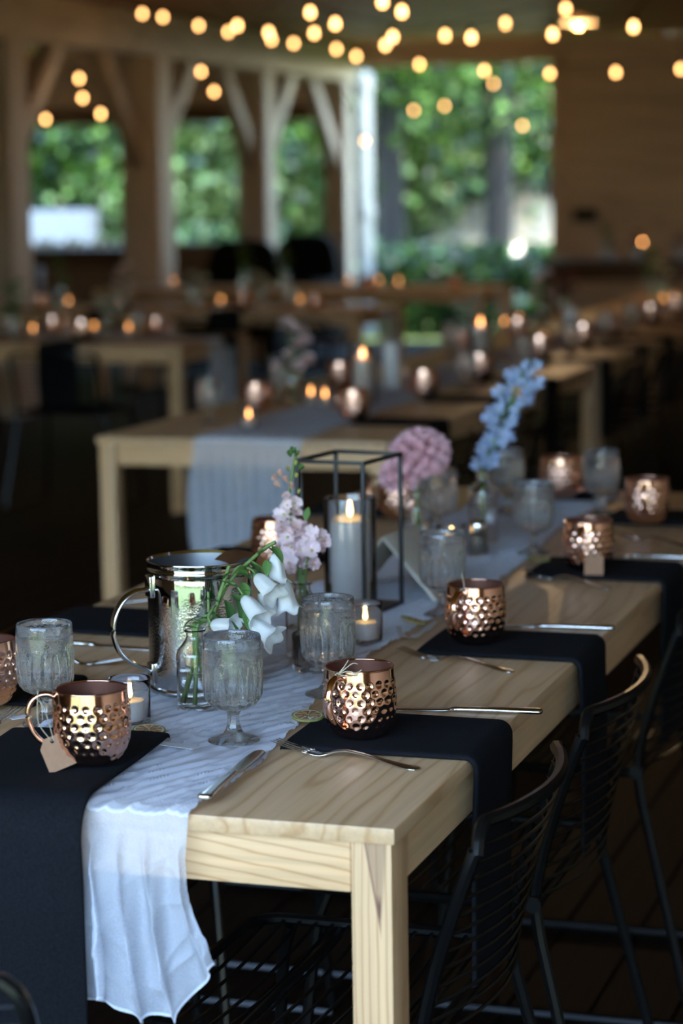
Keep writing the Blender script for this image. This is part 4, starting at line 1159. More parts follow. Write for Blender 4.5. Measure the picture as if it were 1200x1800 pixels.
for i, (x, y, d, me, s) in enumerate(((352, 1085, (-0.7, -0.2, -0.1), LEAF_A, .75), (362, 1080, (0.35, -0.3, 0.3), LEAF_A, .6), (395, 1055, (0.55, -0.3, -0.75), LEAF_A, 1.15), (372, 1092, (0.5, -0.5, 0.1), LEAF_B, 1.0), (385, 1060, (-0.3, -0.5, 0.4), LEAF_B, .9), (398, 1032, (0.5, -0.4, 0.3), LEAF_B, 1.0), (412, 1008, (0.6, -0.3, 0.1), LEAF_B, 1.1),
                                    (440, 990, (0.7, -0.3, -0.3), LEAF_B, 1.0), (470, 962, (0.6, -0.2, -0.2), LEAF_B, .9), (425, 1024, (0.5, -0.5, -0.5), LEAF_C, 1.2), (445, 1004, (0.5, -0.5, -0.4), LEAF_C, 1.2), (468, 985, (0.2, -0.5, -0.5), LEAF_C, 1.1), (360, 1100, (-0.6, -0.4, 0.4), LEAF_B, .8), (450, 1080, (0.4, -0.4, -0.8), LEAF_B, 1.0), (376, 1100, (0.6, -0.5, -0.3), LEAF_C, 1.1), (405, 1045, (0.7, -0.3, -0.2), LEAF_C, 1.3), (418, 1055, (0.4, -0.4, -0.6), LEAF_B, 1.2), (355, 1098, (-0.3, -0.6, 0.6), LEAF_C, 1.0), (432, 1012, (-.1, -.5, .5), LEAF_C, 1.1), (392, 1018, (.5, -.3, .6), LEAF_B, .8), (380, 1080, (.7, -.3, -.5), LEAF_B, 1.1), (368, 1092, (-.2, -.6, .5), LEAF_B, .9), (400, 1068, (.6, -.5, -.5), LEAF_B, 1.3), (412, 1040, (.7, -.2, .2), LEAF_C, 1.4), (425, 1008, (.3, -.5, .5), LEAF_C, 1.3), (435, 1000, (.6, -.4, .2), LEAF_B, 1.0), (455, 975, (.5, -.4, .4), LEAF_C, 1.2), (478, 960, (.6, -.3, -.5), LEAF_C, 1.3), (388, 1108, (.8, -.3, .1), LEAF_C, 1.3), (434, 1072, (.3, -.6, -.6), LEAF_C, 1.4), (350, 1106, (-.8, -.3, .3), LEAF_C, 1.1), (408, 1030, (-.5, -.4, .5), LEAF_B, .9))):
    p = Q(x, y, -0.004)-base
    q = Vector(d).normalized().to_track_quat('Y', 'Z')
    place('leaf', me, fb, Matrix.Translation(p) @ q.to_matrix().to_4x4() @ Matrix.Scale(s, 4))

# --- pale pink stock
base = Vector((p2.x, p2.y, vz+0.007)); vv = p2.y
fs = flower('stock_flower', 'pale pink stock with a tall bud spike, left of the black lantern', 'flower', base)
top = [Q(531, 1030), Q(522, 975), Q(512, 920), Q(508, 870), Q(515, 825), Q(519, 800)]
for dx in (-0.006, 0.004): spray(fs, base, [base+Vector((dx, dx, 0)), Vector((p2.x+dx*0.6, p2.y, vz+0.1))]+top[1:3], 0.0025)
spray(fs, base, top, 0.0022)
spray(fs, base, [Q(533, 1030), Q(540, 985), Q(546, 945)], 0.0022)
BL = [blossom_mesh('blossom', [M_PINK, M_YELG], 4, 0.0150, 0.0155, 0.30, 0.22, s) for s in (1, 2, 3)]
BL2 = [blossom_mesh('blossom', [M_PINK, M_YELG], 5, 0.0125, 0.0125, 0.55, 0.25, s, layers=2) for s in (5, 6)]
r_ = random.Random(3)
spots = [(505, 872, 0), (518, 885, 1), (505, 888, 1), (520, 900, 0), (500, 905, 1), (512, 922, 1), (495, 928, 0), (520, 932, 1), (506, 945, 1), (524, 950, 1), (498, 955, 0), (512, 962, 1), (528, 968, 1), (502, 975, 0), (516, 982, 1), (530, 990, 0), (508, 990, 1), (520, 925, 0), (548, 938, 1), (562, 945, 1), (555, 955, 1), (570, 952, 0), (542, 950, 1), (548, 968, 1), (560, 965, 0), (538, 930, 0), (544, 985, 1), (552, 992, 0), (500, 992, 0), (512, 1000, 0), (540, 965, 1), (530, 945, 1)]
for i, (x, y, big) in enumerate(spots):
    dv = r_.uniform(-0.022, 0.012); p = Q(x, y, dv)-base
    axis = Q(512 if x < 535 else 548, y+8, 0.008)-base
    d = (p-axis); d.y -= 0.012; d.z += r_.uniform(-0.004, 0.008)
    d = d.normalized()
    place('blossom', (BL if big else BL2)[i % (3 if big else 2)], fs, orient(p, d, r_.uniform(0, 6), r_.uniform(0.85, 1.1)*(1.0 if y > 890 else 0.72)))
BUD = blossom_mesh('bud', [M_PEACH, M_YELG], 4, 0.010, 0.007, 1.1, 0.1, 9, eye=False); BUDG = blossom_mesh('bud', [M_YELG, M_STEM], 4, 0.007, 0.005, 1.25, 0.05, 12); BUDL = blossom_mesh('bud', [M_CALYX, M_STEM], 5, 0.009, 0.006, 0.9, 0.1, 13)
for x, y, me in ((488, 845, BUD), (496, 838, BUD), (505, 848, BUD), (492, 856, BUD), (520, 840, BUDG), (519, 818, BUDG), (515, 797, BUDL), (520, 802, BUDL), (511, 803, BUDL), (526, 826, BUDL), (508, 828, BUDG), (513, 860, BUD), (524, 868, BUDG)):
    p = Q(x, y, -0.004)-base
    place('bud', me, fs, orient(p, Vector(((x-512)*0.03, -0.3, 0.8)), r_.uniform(0, 6), 1.1))
place('leaf', LEAF_C, fs, Matrix.Translation(Q(538, 915)-base) @ Matrix.Rotation(1.2, 4, 'X'))

# --- dusty pink round flower
base = Vector((p3.x, p3.y, vz+0.007)); vv = p3.y
fh = flower('carnation', 'dusty pink ruffled flower head right of the black lantern', 'flower', base)
spray(fh, base, [base, Vector((p3.x, p3.y, vz+0.11)), Q(738, 825), Q(738, 800)], 0.003)
spray(fh, base, [base+Vector((0.008, 0, 0)), Vector((p3.x-0.003, p3.y, vz+0.11)), Q(720, 845), Q(708, 832)], 0.0025)
FL = [blossom_mesh('floret', [M_HYD, M_HYD], 4, 0.015, 0.016, 0.55, 0.30, s, layers=2, eye=False) for s in range(3)]
for (cx, cy, rad, n) in ((738, 798, 0.043, 70), (703, 836, 0.026, 30)):
    c_ = Q(cx, cy)-base
    for i in range(n):
        f = (i+0.5)/n; th_ = math.acos(1-1.75*f); ph = i*2.39996
        d = Vector((math.sin(th_)*math.cos(ph), math.sin(th_)*math.sin(ph), math.cos(th_)))
        p = c_+Vector((d.x*rad*1.05, d.y*rad, d.z*rad*0.85))
        place('floret', FL[i % 3], fh, orient(p, d, ph*3, r_.uniform(0.85, 1.1)))
place('leaf', LEAF_A, fh, Matrix.Translation(Vector((0, -0.002, 0.045))) @ Matrix.Rotation(-0.9, 4, 'Z') @ Matrix.Rotation(1.0, 4, 'X') @ Matrix.Scale(0.5, 4))

# --- blue delphinium
base = Vector((p4.x, p4.y, vz+0.007)); vv = p4.y
fd = flower('delphinium', 'tall leaning spike of sky blue delphinium', 'flower', base)
spray(fd, base, [base, Vector((p4.x, p4.y, vz+0.14)), Q(858, 800), Q(880, 745), Q(903, 695), Q(930, 645), Q(940, 632)], 0.0026)
DF = [blossom_mesh('floret', [M_BLUE, M_WHITEF], 5, 0.0170, 0.0105, 0.25, 0.3, s) for s in (1, 2, 3)]
for i, (x, y) in enumerate(((941, 640), (925, 645), (934, 652), (908, 655), (895, 660), (912, 672), (926, 678), (944, 674), (900, 684), (932, 690), (880, 690), (893, 700), (885, 705), (918, 712), (910, 724), (925, 704), (862, 724), (858, 735), (872, 738), (903, 738), (890, 745), (866, 752), (880, 760), (896, 768), (888, 778), (855, 770), (862, 782), (850, 788), (872, 775), (848, 806), (858, 812), (842, 815), (866, 800), (876, 722))):
    dv = r_.uniform(-0.02, 0.012); p = Q(x, y, dv)-base
    d = Vector((r_.uniform(-.6, .6), -0.8, r_.uniform(-.1, .6)))
    place('floret', DF[i % 3], fd, orient(p, d.normalized(), r_.uniform(0, 6), r_.uniform(0.8, 1.15)))
for x, y in ((900, 712), (880, 735), (870, 790), (917, 665)):
    place('bud', BUDL, fd, orient(Q(x, y, -.012)-base, Vector((0.2, -0.4, 0.8)), 0, 1.0))


# ------------------------------------------------------------------ black lantern, hurricane glass, pillar candle
LC = Vector((-0.437, 1.216, TH+0.0055)); LR = math.radians(-8.3)
ln = thing('lantern', 'thin black cuboid wire lantern around the tall glass and pillar candle', 'lantern', LC, LR)
a, b_, hh, q = 0.0585, 0.070, 0.252, 0.003
for x in (-a, a):
    for y in (-b_, b_): part('post', MB().box(x-q, x+q, y-q, y+q, 0.004, hh, bev=0.0006), M_LBLACK, ln)
for y in (-b_, b_): part('top_bar', MB().box(-a, a, y-q, y+q, hh-2*q, hh, bev=0.0006), M_LBLACK, ln)
for x in (-a, a): part('top_bar', MB().box(x-q, x+q, -b_, b_, hh-2*q, hh, bev=0.0006), M_LBLACK, ln)
part('base_plate', MB().box(-a-q, a+q, -b_-q, b_+q, 0, 0.006, bev=0.0008), M_LBLACK, ln)


def hurricane_fn():
    t = thing('hurricane_glass', 'open glass cylinder', 'candle glass')
    prof = [(0, 0), (0.0405, 0), (0.0425, 0.002), (0.043, 0.006), (0.043, 0.176), (0.0424, 0.178), (0.0408, 0.178), (0.0402, 0.176), (0.0402, 0.008), (0.038, 0.005), (0, 0.0045)]
    part('glass', MB().lathe(prof, 80), M_GLASS, t, angle=50)
    return t


def pillar_fn(far=False):
    t = thing('pillar_candle', 'white pillar candle', 'candle')
    prof = [(0, 0), (0.031, 0), (0.0328, 0.002), (0.0328, 0.126), (0.0320, 0.130), (0.029, 0.1325), (0.022, 0.1325), (0.014, 0.130), (0, 0.128)]
    part('wax', MB().lathe(prof, 56), M_WAX, t, angle=50)
    w_ = part('wick', MB().tube([(0, 0, 0.127), (0.0008, 0, 0.137)], 0.0009, 6), M_WICK, t)
    part('flame', flame_mb(0.034, 0.0052).xf(Matrix.Translation((0.0005, 0, 0.1345))), M_FLAMED if far else M_FLAME, w_, angle=None)
    return t


PH = Proto(hurricane_fn); PP = Proto(pillar_fn); PPF = Proto(lambda: pillar_fn(True))
PH.put(LC+Vector((0, 0, 0.0063)), 0, 'tall clear glass cylinder standing inside the black lantern', 'candle glass cylinders')
PP.put(LC+Vector((0, 0, 0.0115)), 0, 'white pillar candle burning inside the black lantern', 'white pillar candles')
for i, (x, y, lit, lab) in enumerate(((637, 632, 1, 'nearest on the second table'), (844, 575, 1, 'on the third table of the middle row'), (688, 610, 0, 'pale and unlit behind the nearest pillar of the second table'), (1002, 545, 0, 'unlit, far along the middle row'))):
    p = T(x, y, TH+0.145)
    if lit:
        PPF.put((p.x, p.y, TH+0.0115), 0, 'blurred white pillar candle, '+lab, 'white pillar candles')
        PH.put((p.x, p.y, TH+0.0062), 0, 'glass cylinder of the lit pillar '+lab, 'candle glass cylinders')
    else:
        o = thing('pillar_candle', 'blurred white pillar candle, '+lab, 'candle', (p.x, p.y, TH+0.006), 0, 'white pillar candles')
        part('wax', MB().lathe([(0, 0), (0.0265, 0), (0.028, 0.002), (0.028, 0.15), (0.026, 0.155), (0.01, 0.153), (0, 0.152)], 32), M_WAX, o, angle=50)
        part('wick', MB().tube([(0, 0, 0.152), (0, 0, 0.162)], 0.001, 6), M_WICK, o)

# tent card, seen from its open end
A_ = T(672, 948, TH+0.105); B_ = T(768, 1058, TH+0.006)
cdv = Vector((0.10, 0.995, 0)).normalized()
tc_ = thing('tent_card', 'cream folded tent card standing open beside the black lantern', 'table sign', (B_.x-0.092, B_.y, TH+0.0065), math.atan2(-cdv.x, cdv.y))
for s in (-1, 1):
    ang = math.atan2(0.1, 0.092)
    m = MB().box(0, 0.1365, 0, 0.15, -0.003, 0.003, bev=0.0008)
    m.xf(Matrix.Translation((0.092*s, 0, 0.003)) @ Matrix.Rotation(math.pi-ang if s > 0 else ang, 4, 'Y').inverted())
    part('panel', m, M_CARD, tc_)

# pepper shaker
p = T(840, 915, TH+0.072)
sh = thing('pepper_shaker', 'glass pepper shaker with a chrome cap behind the second right mug', 'shaker', (p.x, p.y, TH+0.006))
part('glass', MB().lathe([(0, 0), (0.0165, 0), (0.0185, 0.002), (0.0188, 0.012), (0.0165, 0.03), (0.0155, 0.045), (0.0158, 0.05), (0.0146, 0.05), (0.0143, 0.045), (0.015, 0.03), (0.017, 0.012), (0.016, 0.006), (0, 0.005)], 40), M_GLASS, sh, angle=50)
part('pepper', MB().lathe([(0, 0.0055), (0.0158, 0.0065), (0.0166, 0.012), (0.0148, 0.03), (0.0144, 0.040), (0.006, 0.0415), (0, 0.041)], 32), M_PEPPER, sh, angle=50)
part('cap', MB().lathe([(0.0172, 0.0485), (0.0174, 0.056), (0.0165, 0.064), (0.012, 0.0685), (0.005, 0.0700), (0, 0.0702)], 40, mod=lambda a, z, r: 1+(0.012*math.cos(a*24) if z < 0.06 else 0)), M_STEEL, sh, angle=50)


# ------------------------------------------------------------------ dried citrus slices with ribbon
def slice_fn():
    t = thing('citrus_slice', 'dried citrus slice', 'dried fruit')
    part('rind', MB().lathe([(0.0190, 0), (0.0208, 0.0005), (0.0212, 0.0018), (0.0208, 0.0032), (0.0188, 0.0034), (0.0184, 0.0018), (0.0190, 0)], 48), M_RIND, t)
    part('pith', MB().lathe([(0, 0.0004), (0.0188, 0.0004), (0.0188, 0.0030), (0.0178, 0.0031), (0, 0.0024)], 40), M_PITH, t)
    for k in range(9):
        a0 = 2*math.pi*k/9+0.06; a1 = 2*math.pi*(k+1)/9-0.06; m = MB(); n = 5
        V = np.zeros((4, n+1, 3))
        for j, f in enumerate((0.10, 0.35, 0.75, 0.90)):
            for i in range(n+1):
                sh_ = 0.12/(f+0.12)*0.5
                a = a0+(a1-a0)*(0.5+(i/n-0.5)*(1-0.5*sh_)); V[j, i] = (0.0188*f*math.cos(a), 0.0188*f*math.sin(a), 0.0029+0.0010*math.sin(i/n*math.pi)*math.sin(min(1, f*1.2)*math.pi)+0.0003)
        part('segment', m.grid(V), M_FLESH, t, angle=None)
    return t


PC = Proto(slice_fn); GCs = 'dried citrus slices'
cit = [((262, 1297), 0.0035, 'dried citrus slice right of the tagged copper mug on the runner'), ((541, 1270), 0.0045, 'dried lime slice beside the napkin of the nearest right mug, a ribbon across it'), ((726, 1106), 0.004, 'dried citrus slice standing by the napkin of the second right mug'), ((946, 990), 0.004, 'blurred dried citrus slice on the runner edge left of the pale tag')]
for i, ((x, y), dz, lab) in enumerate(cit):
    p = T(x, y, TH+dz); o = PC.put((p.x, p.y, TH+0.0115), 0.5*i, lab, GCs)
    o.rotation_euler = ((0.12, 0.06, 0.3), (0.10, -0.05, 1.0), (0.30, 0.0, 2.0), (0.1, 0.1, 0.5))[i]
    if i == 2: o.location.z += 0.005


def ribbon(label, pts, w=0.014):
    path = [T(x, y, TH+z) for x, y, z in pts]; path = catmull(path, 6)
    n = len(path); V = np.zeros((n, 3, 3))
    for i, p in enumerate(path):
        t = (path[min(i+1, n-1)]-path[max(i-1, 0)]).normalized(); s = t.cross(Vector((0, 0, 1))).normalized()
        for k in range(3): V[i, k] = tuple(p+s*w*(k-1)/2+Vector((0, 0, 0.0015*math.sin(i*0.9)*(k-1))))
    m = MB().grid(V)
    m2 = MB(); m2.grid(V-np.array([0, 0, 0.0007])); m.merge(m2)
    o = link('ribbon', m.mesh('ribbon', M_RIB, True)); tag(o, label, 'ribbon', 'white ribbons'); return o


ribbon('white ribbon looped over the dried lime slice beside the nearest right mug', [(502, 1270, .009), (520, 1268, .009), (538, 1262, .0135), (556, 1258, .0135), (575, 1262, .010)], 0.012)
ribbon('white ribbon curling round the dried slice by the second right mug', [(700, 1100, .010), (708, 1118, .012), (728, 1118, .014), (748, 1106, .012), (765, 1092, .010)], 0.009)
ribbon('white ribbon at the back of the dried slice by the tagged mug', [(232, 1300, .010), (236, 1285, .013), (240, 1272, .009)], 0.012)
for x0, y0, x1, y1, lab in ((270, 1310, 345, 1320, 'narrow white paper strip in front of the dried slice at the table end'), (18, 1268, 52, 1263, 'narrow white paper strip beside the fork at the left frame edge')):
    a = T(x0, y0, TH+0.009); c = T(x1, y1, TH+0.009); L_ = (c-a).length
    o = link('paper_strip', MB().box(0, L_, -0.008, 0.008, 0, 0.0006).mesh('paper_strip', M_PAPER, False), None, (a.x, a.y, TH+0.0125), (0, 0, math.atan2(c.y-a.y, c.x-a.x)))
    tag(o, lab, 'paper strip')


# ------------------------------------------------------------------ cutlery (along +x: tip at x = 0, handle end at x = L)
def sweep_flat(prof, nseg=10, taper_t=None):
    """prof: list of (x, half width, z centre, thickness)"""
    V = np.zeros((len(prof), nseg, 3))
    for i, (x, w, z, th) in enumerate(prof):
        for k in range(nseg):
            a = 2*math.pi*k/nseg; c = math.cos(a); s = math.sin(a)
            V[i, k] = (x, w*math.copysign(abs(c)**0.7, c), z+th*math.copysign(abs(s)**0.8, s))
    m = MB().grid(V, wrap=True)
    m.f.append(tuple(range(nseg-1, -1, -1))); m.m.append(0); o = (len(prof)-1)*nseg; m.f.append(tuple(o+k for k in range(nseg))); m.m.append(0)
    return m


def dense(prof, k=5):
    out = catmull([(p[0], p[1], p[2]) for p in prof], k); th = np.interp(np.linspace(0, len(prof)-1, len(out)), range(len(prof)), [p[3] for p in prof])
    return [(q[0], max(0.0004, q[1]), q[2], t) for q, t in zip(out, th)]


def fork_fn():
    t = thing('dinner_fork', 'fork', 'fork')
    h = [(0.052, 0.0105, 0.0042, 0.0010), (0.060, 0.0105, 0.0032, 0.0011), (0.068, 0.0085, 0.0022, 0.0013), (0.076, 0.0045, 0.0030, 0.0018), (0.088, 0.0028, 0.0078, 0.0022), (0.105, 0.0027, 0.0108, 0.0022), (0.130, 0.0034, 0.0098, 0.0018), (0.160, 0.0055, 0.0058, 0.0014), (0.185, 0.0085, 0.0026, 0.0012), (0.200, 0.0092, 0.0018, 0.0012), (0.2065, 0.0065, 0.0016, 0.0011), (0.2085, 0.001, 0.0016, 0.0008)]
    part('handle', sweep_flat(dense(h)), M_CUT, t, angle=None)
    for k in range(4):
        y = (k-1.5)*0.0058; m = []
        for f in np.linspace(0, 1, 8):
            x = 0.054*(1-f); z = 0.0042+0.0085*f**1.4; m.append((x, y*(1-0.06*f), z))
        part('tine', MB().tube(m, [0.0016*(1-0.45*f) for f in np.linspace(0, 1, 8)], 8, sect=(1, 0.7), up=(0, 1, 0)), M_CUT, t, angle=None)
    return t


def knife_fn():
    t = thing('table_knife', 'knife', 'knife')
    bl = [(0.0, 0.0010, 0.0014, 0.0005), (0.004, 0.0050, 0.0014, 0.0008), (0.015, 0.0085, 0.0015, 0.0009), (0.045, 0.0098, 0.0016, 0.0010), (0.085, 0.0092, 0.0018, 0.0012), (0.108, 0.0078, 0.0022, 0.0014), (0.116, 0.0050, 0.0026, 0.0022)]
    hd = [(0.116, 0.0048, 0.0030, 0.0026), (0.122, 0.0058, 0.0034, 0.0032), (0.128, 0.0048, 0.0034, 0.0031), (0.150, 0.0056, 0.0036, 0.0034), (0.185, 0.0072, 0.0038, 0.0036), (0.215, 0.0088, 0.0038, 0.0036), (0.231, 0.0092, 0.0038, 0.0036), (0.236, 0.0070, 0.0038, 0.0030), (0.2375, 0.001, 0.0038, 0.001)]
    part('blade', sweep_flat(dense(bl)), M_CUT, t, angle=None)
    part('handle', sweep_flat(dense(hd), 14), M_CUT, t, angle=None)
    return t


PF = Proto(fork_fn); PK = Proto(knife_fn)


def lay(pr, tip, end, dz, lab, group):
    a = T(*tip, TH+0.006); b = T(*end, TH+0.002)
    pr.put((b.x-(b.x-a.x), a.y, TH+dz), math.atan2(b.y-a.y, b.x-a.x), lab, group)


GF = 'steel dinner forks'; GK = 'steel table knives'
lay(PF, (483, 1310), (776, 1358), 0.0006, 'steel fork on bare wood at the front right corner of the table', GF)
lay(PF, (702, 1146), (942, 1187), 0.0006, 'steel fork before the napkin of the second right mug', GF)
lay(PF, (918, 1006), (1120, 1042), 0.0006, 'blurred steel fork before the napkin with the pale tag', GF)
lay(PF, (1075, 938), (1260, 968), 0.0006, 'blurred steel fork at the right frame edge before the last napkin', GF)
PF.put((-0.622, 0.365, TH+0.0075), math.radians(-97), 'steel fork at the left frame edge beside the tagged copper mug', GF)
PF.put((-0.62, 0.728, TH+0.0006), math.radians(186), 'steel fork tip showing behind the left goblet', GF)
PF.put((-0.645, 1.205, TH+0.0006), math.radians(180), 'steel fork on wood left behind the steel pitcher handle', GF)
lay(PK, (640, 1239), (908, 1252), 0.0006, 'steel knife behind the napkin nearest the front right corner', GK)
lay(PK, (815, 1094), (1052, 1105), 0.0006, 'steel knife behind the napkin of the second right mug', GK)
lay(PK, (1000, 972), (1192, 981), 0.0006, 'blurred steel knife behind the mug with the pale tag', GK)
PK.put((-0.247, 0.262, TH+0.0085), math.radians(-86), 'steel knife on the runner edge at the front end of the table', GK)
PK.put((-0.615, 0.845, TH+0.0006), math.radians(176), 'steel knife on bare wood running behind the pitcher handle', GK)


# ------------------------------------------------------------------ kraft tags and twine on the mugs
def tag_fn():
    t = thing('gift_tag', 'tag', 'tag')
    w, h = 0.0165, 0.040
    pts = [(-w, -h), (w, -h), (w, -0.010), (w*0.5, 0), (-w*0.5, 0), (-w, -0.010)]
    n = 12; hole = [(0.0022*math.cos(-a), -0.006+0.0022*math.sin(-a)) for a in np.linspace(0, 2*math.pi, n+1)[:-1]]
    bm = bmesh.new(); vo = [bm.verts.new((x, 0, z)) for x, z in pts]; vh = [bm.verts.new((x, 0, z)) for x, z in hole]
    eo = [bm.edges.new((vo[i], vo[(i+1) % 6])) for i in range(6)]; eh = [bm.edges.new((vh[i], vh[(i+1) % n])) for i in range(n)]
    bmesh.ops.triangle_fill(bm, use_beauty=True, edges=eo+eh)
    r = bmesh.ops.extrude_face_region(bm, geom=bm.faces[:]); bmesh.ops.translate(bm, vec=(0, 0.0006, 0), verts=[q for q in r['geom'] if isinstance(q, bmesh.types.BMVert)])
    bmesh.ops.recalc_face_normals(bm, faces=bm.faces)
    me = bpy.data.meshes.new('card'); bm.to_mesh(me); bm.free(); me.materials.append(M_KRAFT)
    link('card', me, t)
    return t


PTG = Proto(tag_fn); GTg = 'kraft paper tags'


def facing():         # heading that turns a tag's flat side to the camera
    return math.atan2(CF[1], CF[0])-math.pi/2


# tag of the head mug leans on the mug below its handle
p = T(90, 1352, TH+0.0195); t = PTG.put((p.x+0.002, p.y-0.004, TH+0.0225+0.040*0.92), facing()+0.25, 'kraft tag tied to the handle of the copper mug at the table end', GTg)
t.rotation_euler = (math.radians(-16), math.radians(-20), facing()+0.2)
hm = mugs['head']; hr = hm.rotation_euler[2]
top = Vector(hm.location)+Vector((0.062*math.cos(hr), 0.062*math.sin(hr), 0.0865))
bpy.context.view_layer.update()
hole = t.matrix_world @ Vector((0, -0.001, -0.006))
m = MB()
m.tube(catmull([hole, hole*0.6+top*0.4+Vector((-0.006, -0.008, 0)), top+Vector((0.003, -0.006, -0.004)), top+Vector((0.001, 0.0, 0.0015)), top+Vector((-0.002, 0.006, -0.006)), hole*0.5+top*0.5+Vector((0.004, -0.002, 0)), hole+Vector((0.001, 0.002, 0))], 6), 0.0006, 6)
m.tube(catmull([top+Vector((0.001, -0.007, -0.006)), top+Vector((0.010, -0.012, -0.012)), top+Vector((0.012, -0.014, -0.030))], 6), 0.0005, 6)
part('twine', m, M_TWINE, t, angle=None)
o = t.children[-1]; o.matrix_parent_inverse = t.matrix_world.inverted()
rm = mugs['r3']
p = T(1046, 1006, TH+0.0125); t3 = PTG.put((p.x+0.001, p.y-0.017, TH+0.0120+0.039), facing()-0.1, 'pale kraft tag leaning against the third right copper mug', GTg)
t3.rotation_euler = (math.radians(-12), 0, facing()-0.1)
p = T(1030, 852, TH+0.02); t4 = PTG.put((p.x+0.012, p.y-0.015, TH+0.036), facing(), 'kraft tag lying slanted by the far copper mug', GTg)
t4.rotation_euler = (math.radians(-30), math.radians(60), facing())
# twine bow on the nearest right mug, twine end standing at the second
bpy.context.view_layer.update()


def handle_top(mg, r=0.050, z=0.087):
    a = mg.rotation_euler[2]; return Vector(mg.location)+Vector((r*math.cos(a), r*math.sin(a), z))


h = handle_top(mugs['r1']); sx = Vector(CR); f_ = Vector(-CF)
m = MB()
for pts in (((0, 0, 0), (.012, .002, .004), (.022, .004, .002), (.029, .006, .006)), ((0, 0, 0), (.010, .004, .008), (.018, .004, .014), (.024, .002, .013)), ((0, 0, 0), (.008, .003, .010), (.013, .004, .018)), ((0, 0, 0), (.014, .004, -.002), (.024, .004, -.001)), ((-.006, 0, -.004), (0, .003, .002), (.006, 0, -.004)), ((0, 0, 0), (-.004, .004, -.006), (.002, .006, -.010))):
    m.tube(catmull([h+sx*a+f_*b+Vector((0, 0, c)) for a, b, c in pts], 5), 0.0008, 6)
o = link('twine_bow', m.mesh('twine_bow', M_TWINE)); tag(o, 'little frayed twine bow on the handle of the nearest right mug', 'twine')
h = handle_top(mugs['r2'], 0.046)
m = MB()
for pts in (((0, 0, -.004), (.004, -.006, .006), (.003, -.008, .014), (.001, -.009, .024)), ((-.006, 0, -.006), (0, .004, .001), (.005, -.002, -.005)), ((.004, -.006, .003), (.008, -.004, .001), (.007, .002, -.010))):
    m.tube(catmull([h+sx*a+f_*b+Vector((0, 0, c)) for a, b, c in pts], 5), 0.0009, 6)
o = link('twine_bow', m.mesh('twine_bow', M_TWINE)); tag(o, 'twine on the second right mug, one end standing up', 'twine')
h = handle_top(mugs['r3'], 0.050, 0.0845)
m = MB(); m.tube(catmull([h, h+f_*0.006+Vector((0, 0, -.010)), Vector(t3.matrix_world @ Vector((0, -.0008, -.006)))], 6), 0.0007, 6)
o = link('twine_bow', m.mesh('twine_bow', M_TWINE)); tag(o, 'thin twine of the pale tag on the third right mug', 'twine')


# ------------------------------------------------------------------ flowers and vases of the far tables
def posy_fn(kind):
    mats, n, hgt, spread = [(M_PINK, 16, 0.20, 0.055), (M_WHITEF, 14, 0.16, 0.06), (M_RED, 13, 0.18, 0.06), (M_BLUE, 12, 0.24, 0.04), (M_CALYX, 14, 0.22, 0.05)][kind]
    t = thing('posy', 'posy', 'flower')
    me = blossom_mesh('blossom', [mats, M_YELG], 5, 0.024, 0.024, 0.4, 0.25, kind, layers=2)
    r = random.Random(kind+40); stems = MB()
    for i in range(n):
        a = r.uniform(0, 6.28); q = math.sqrt(r.random())*spread; z = 0.10+(hgt-0.06)*r.random()
        p = Vector((q*math.cos(a), q*math.sin(a), z))
        place('blossom', me, t, orient(p, Vector((p.x*6, p.y*6-0.2, 0.5)), a, r.uniform(.8, 1.2)))
        if i % 3 == 0: stems.tube([(p.x*0.1, p.y*0.1, 0.0), (p.x*0.15, p.y*0.15, 0.09), tuple(p)], 0.002, 5)
    part('stem', stems, M_STEM, t)
    for i in range(4):
        a = i*1.6; place('leaf', LEAF_A, t, Matrix.Translation((0, 0, 0.10)) @ Matrix.Rotation(a, 4, 'Z') @ Matrix.Rotation(0.7, 4, 'X'))
    return t


PPO = [Proto(lambda k=k: posy_fn(k)) for k in range(5)]
PV = Proto(lambda: vase_fn(r=0.03, h=0.115, water=0.06))
spots = [('a', 515, 708, 0, 'pink stock', 'blurred pink stock posy on the second table before the pillar candle'), ('a', 735, 605, 1, 'cream flowers', 'blurred cream and green posy behind the second table mugs'), ('b', 985, 560, 2, 'red flowers', 'blurred wine red posy far along the middle row'), ('b', 925, 570, 0, 'pink flowers', 'blurred small pink posy far along the middle row'), ('c', 1050, 520, 4, 'green sprigs', 'blurred green sprig posy at the end of the middle row'), ('c', 1110, 505, 1, 'cream flowers', 'blurred cream posy at the end of the middle row'),
         ('d', 20, 600, 4, 'green sprigs', 'blurred green sprigs at the left frame edge'), ('d', 190, 590, 1, 'cream flowers', 'blurred cream posy between two tea lights of the left crosswise table'), ('e', 150, 530, 4, 'green sprigs', 'blurred green posy behind the left crosswise table'), ('e', 215, 545, 0, 'pink flowers', 'blurred pink posy left on the second crosswise table'), ('e', 350, 540, 1, 'pale flowers', 'blurred pale posy before the second column'), ('e', 460, 540, 1, 'pale flowers', 'blurred pale posy mid way on the second crosswise table'), ('f', 500, 505, 4, 'green sprigs', 'blurred green sprigs on the last crosswise table'), ('f', 430, 510, 4, 'green sprigs', 'blurred tall green sprigs before the black armchair')]
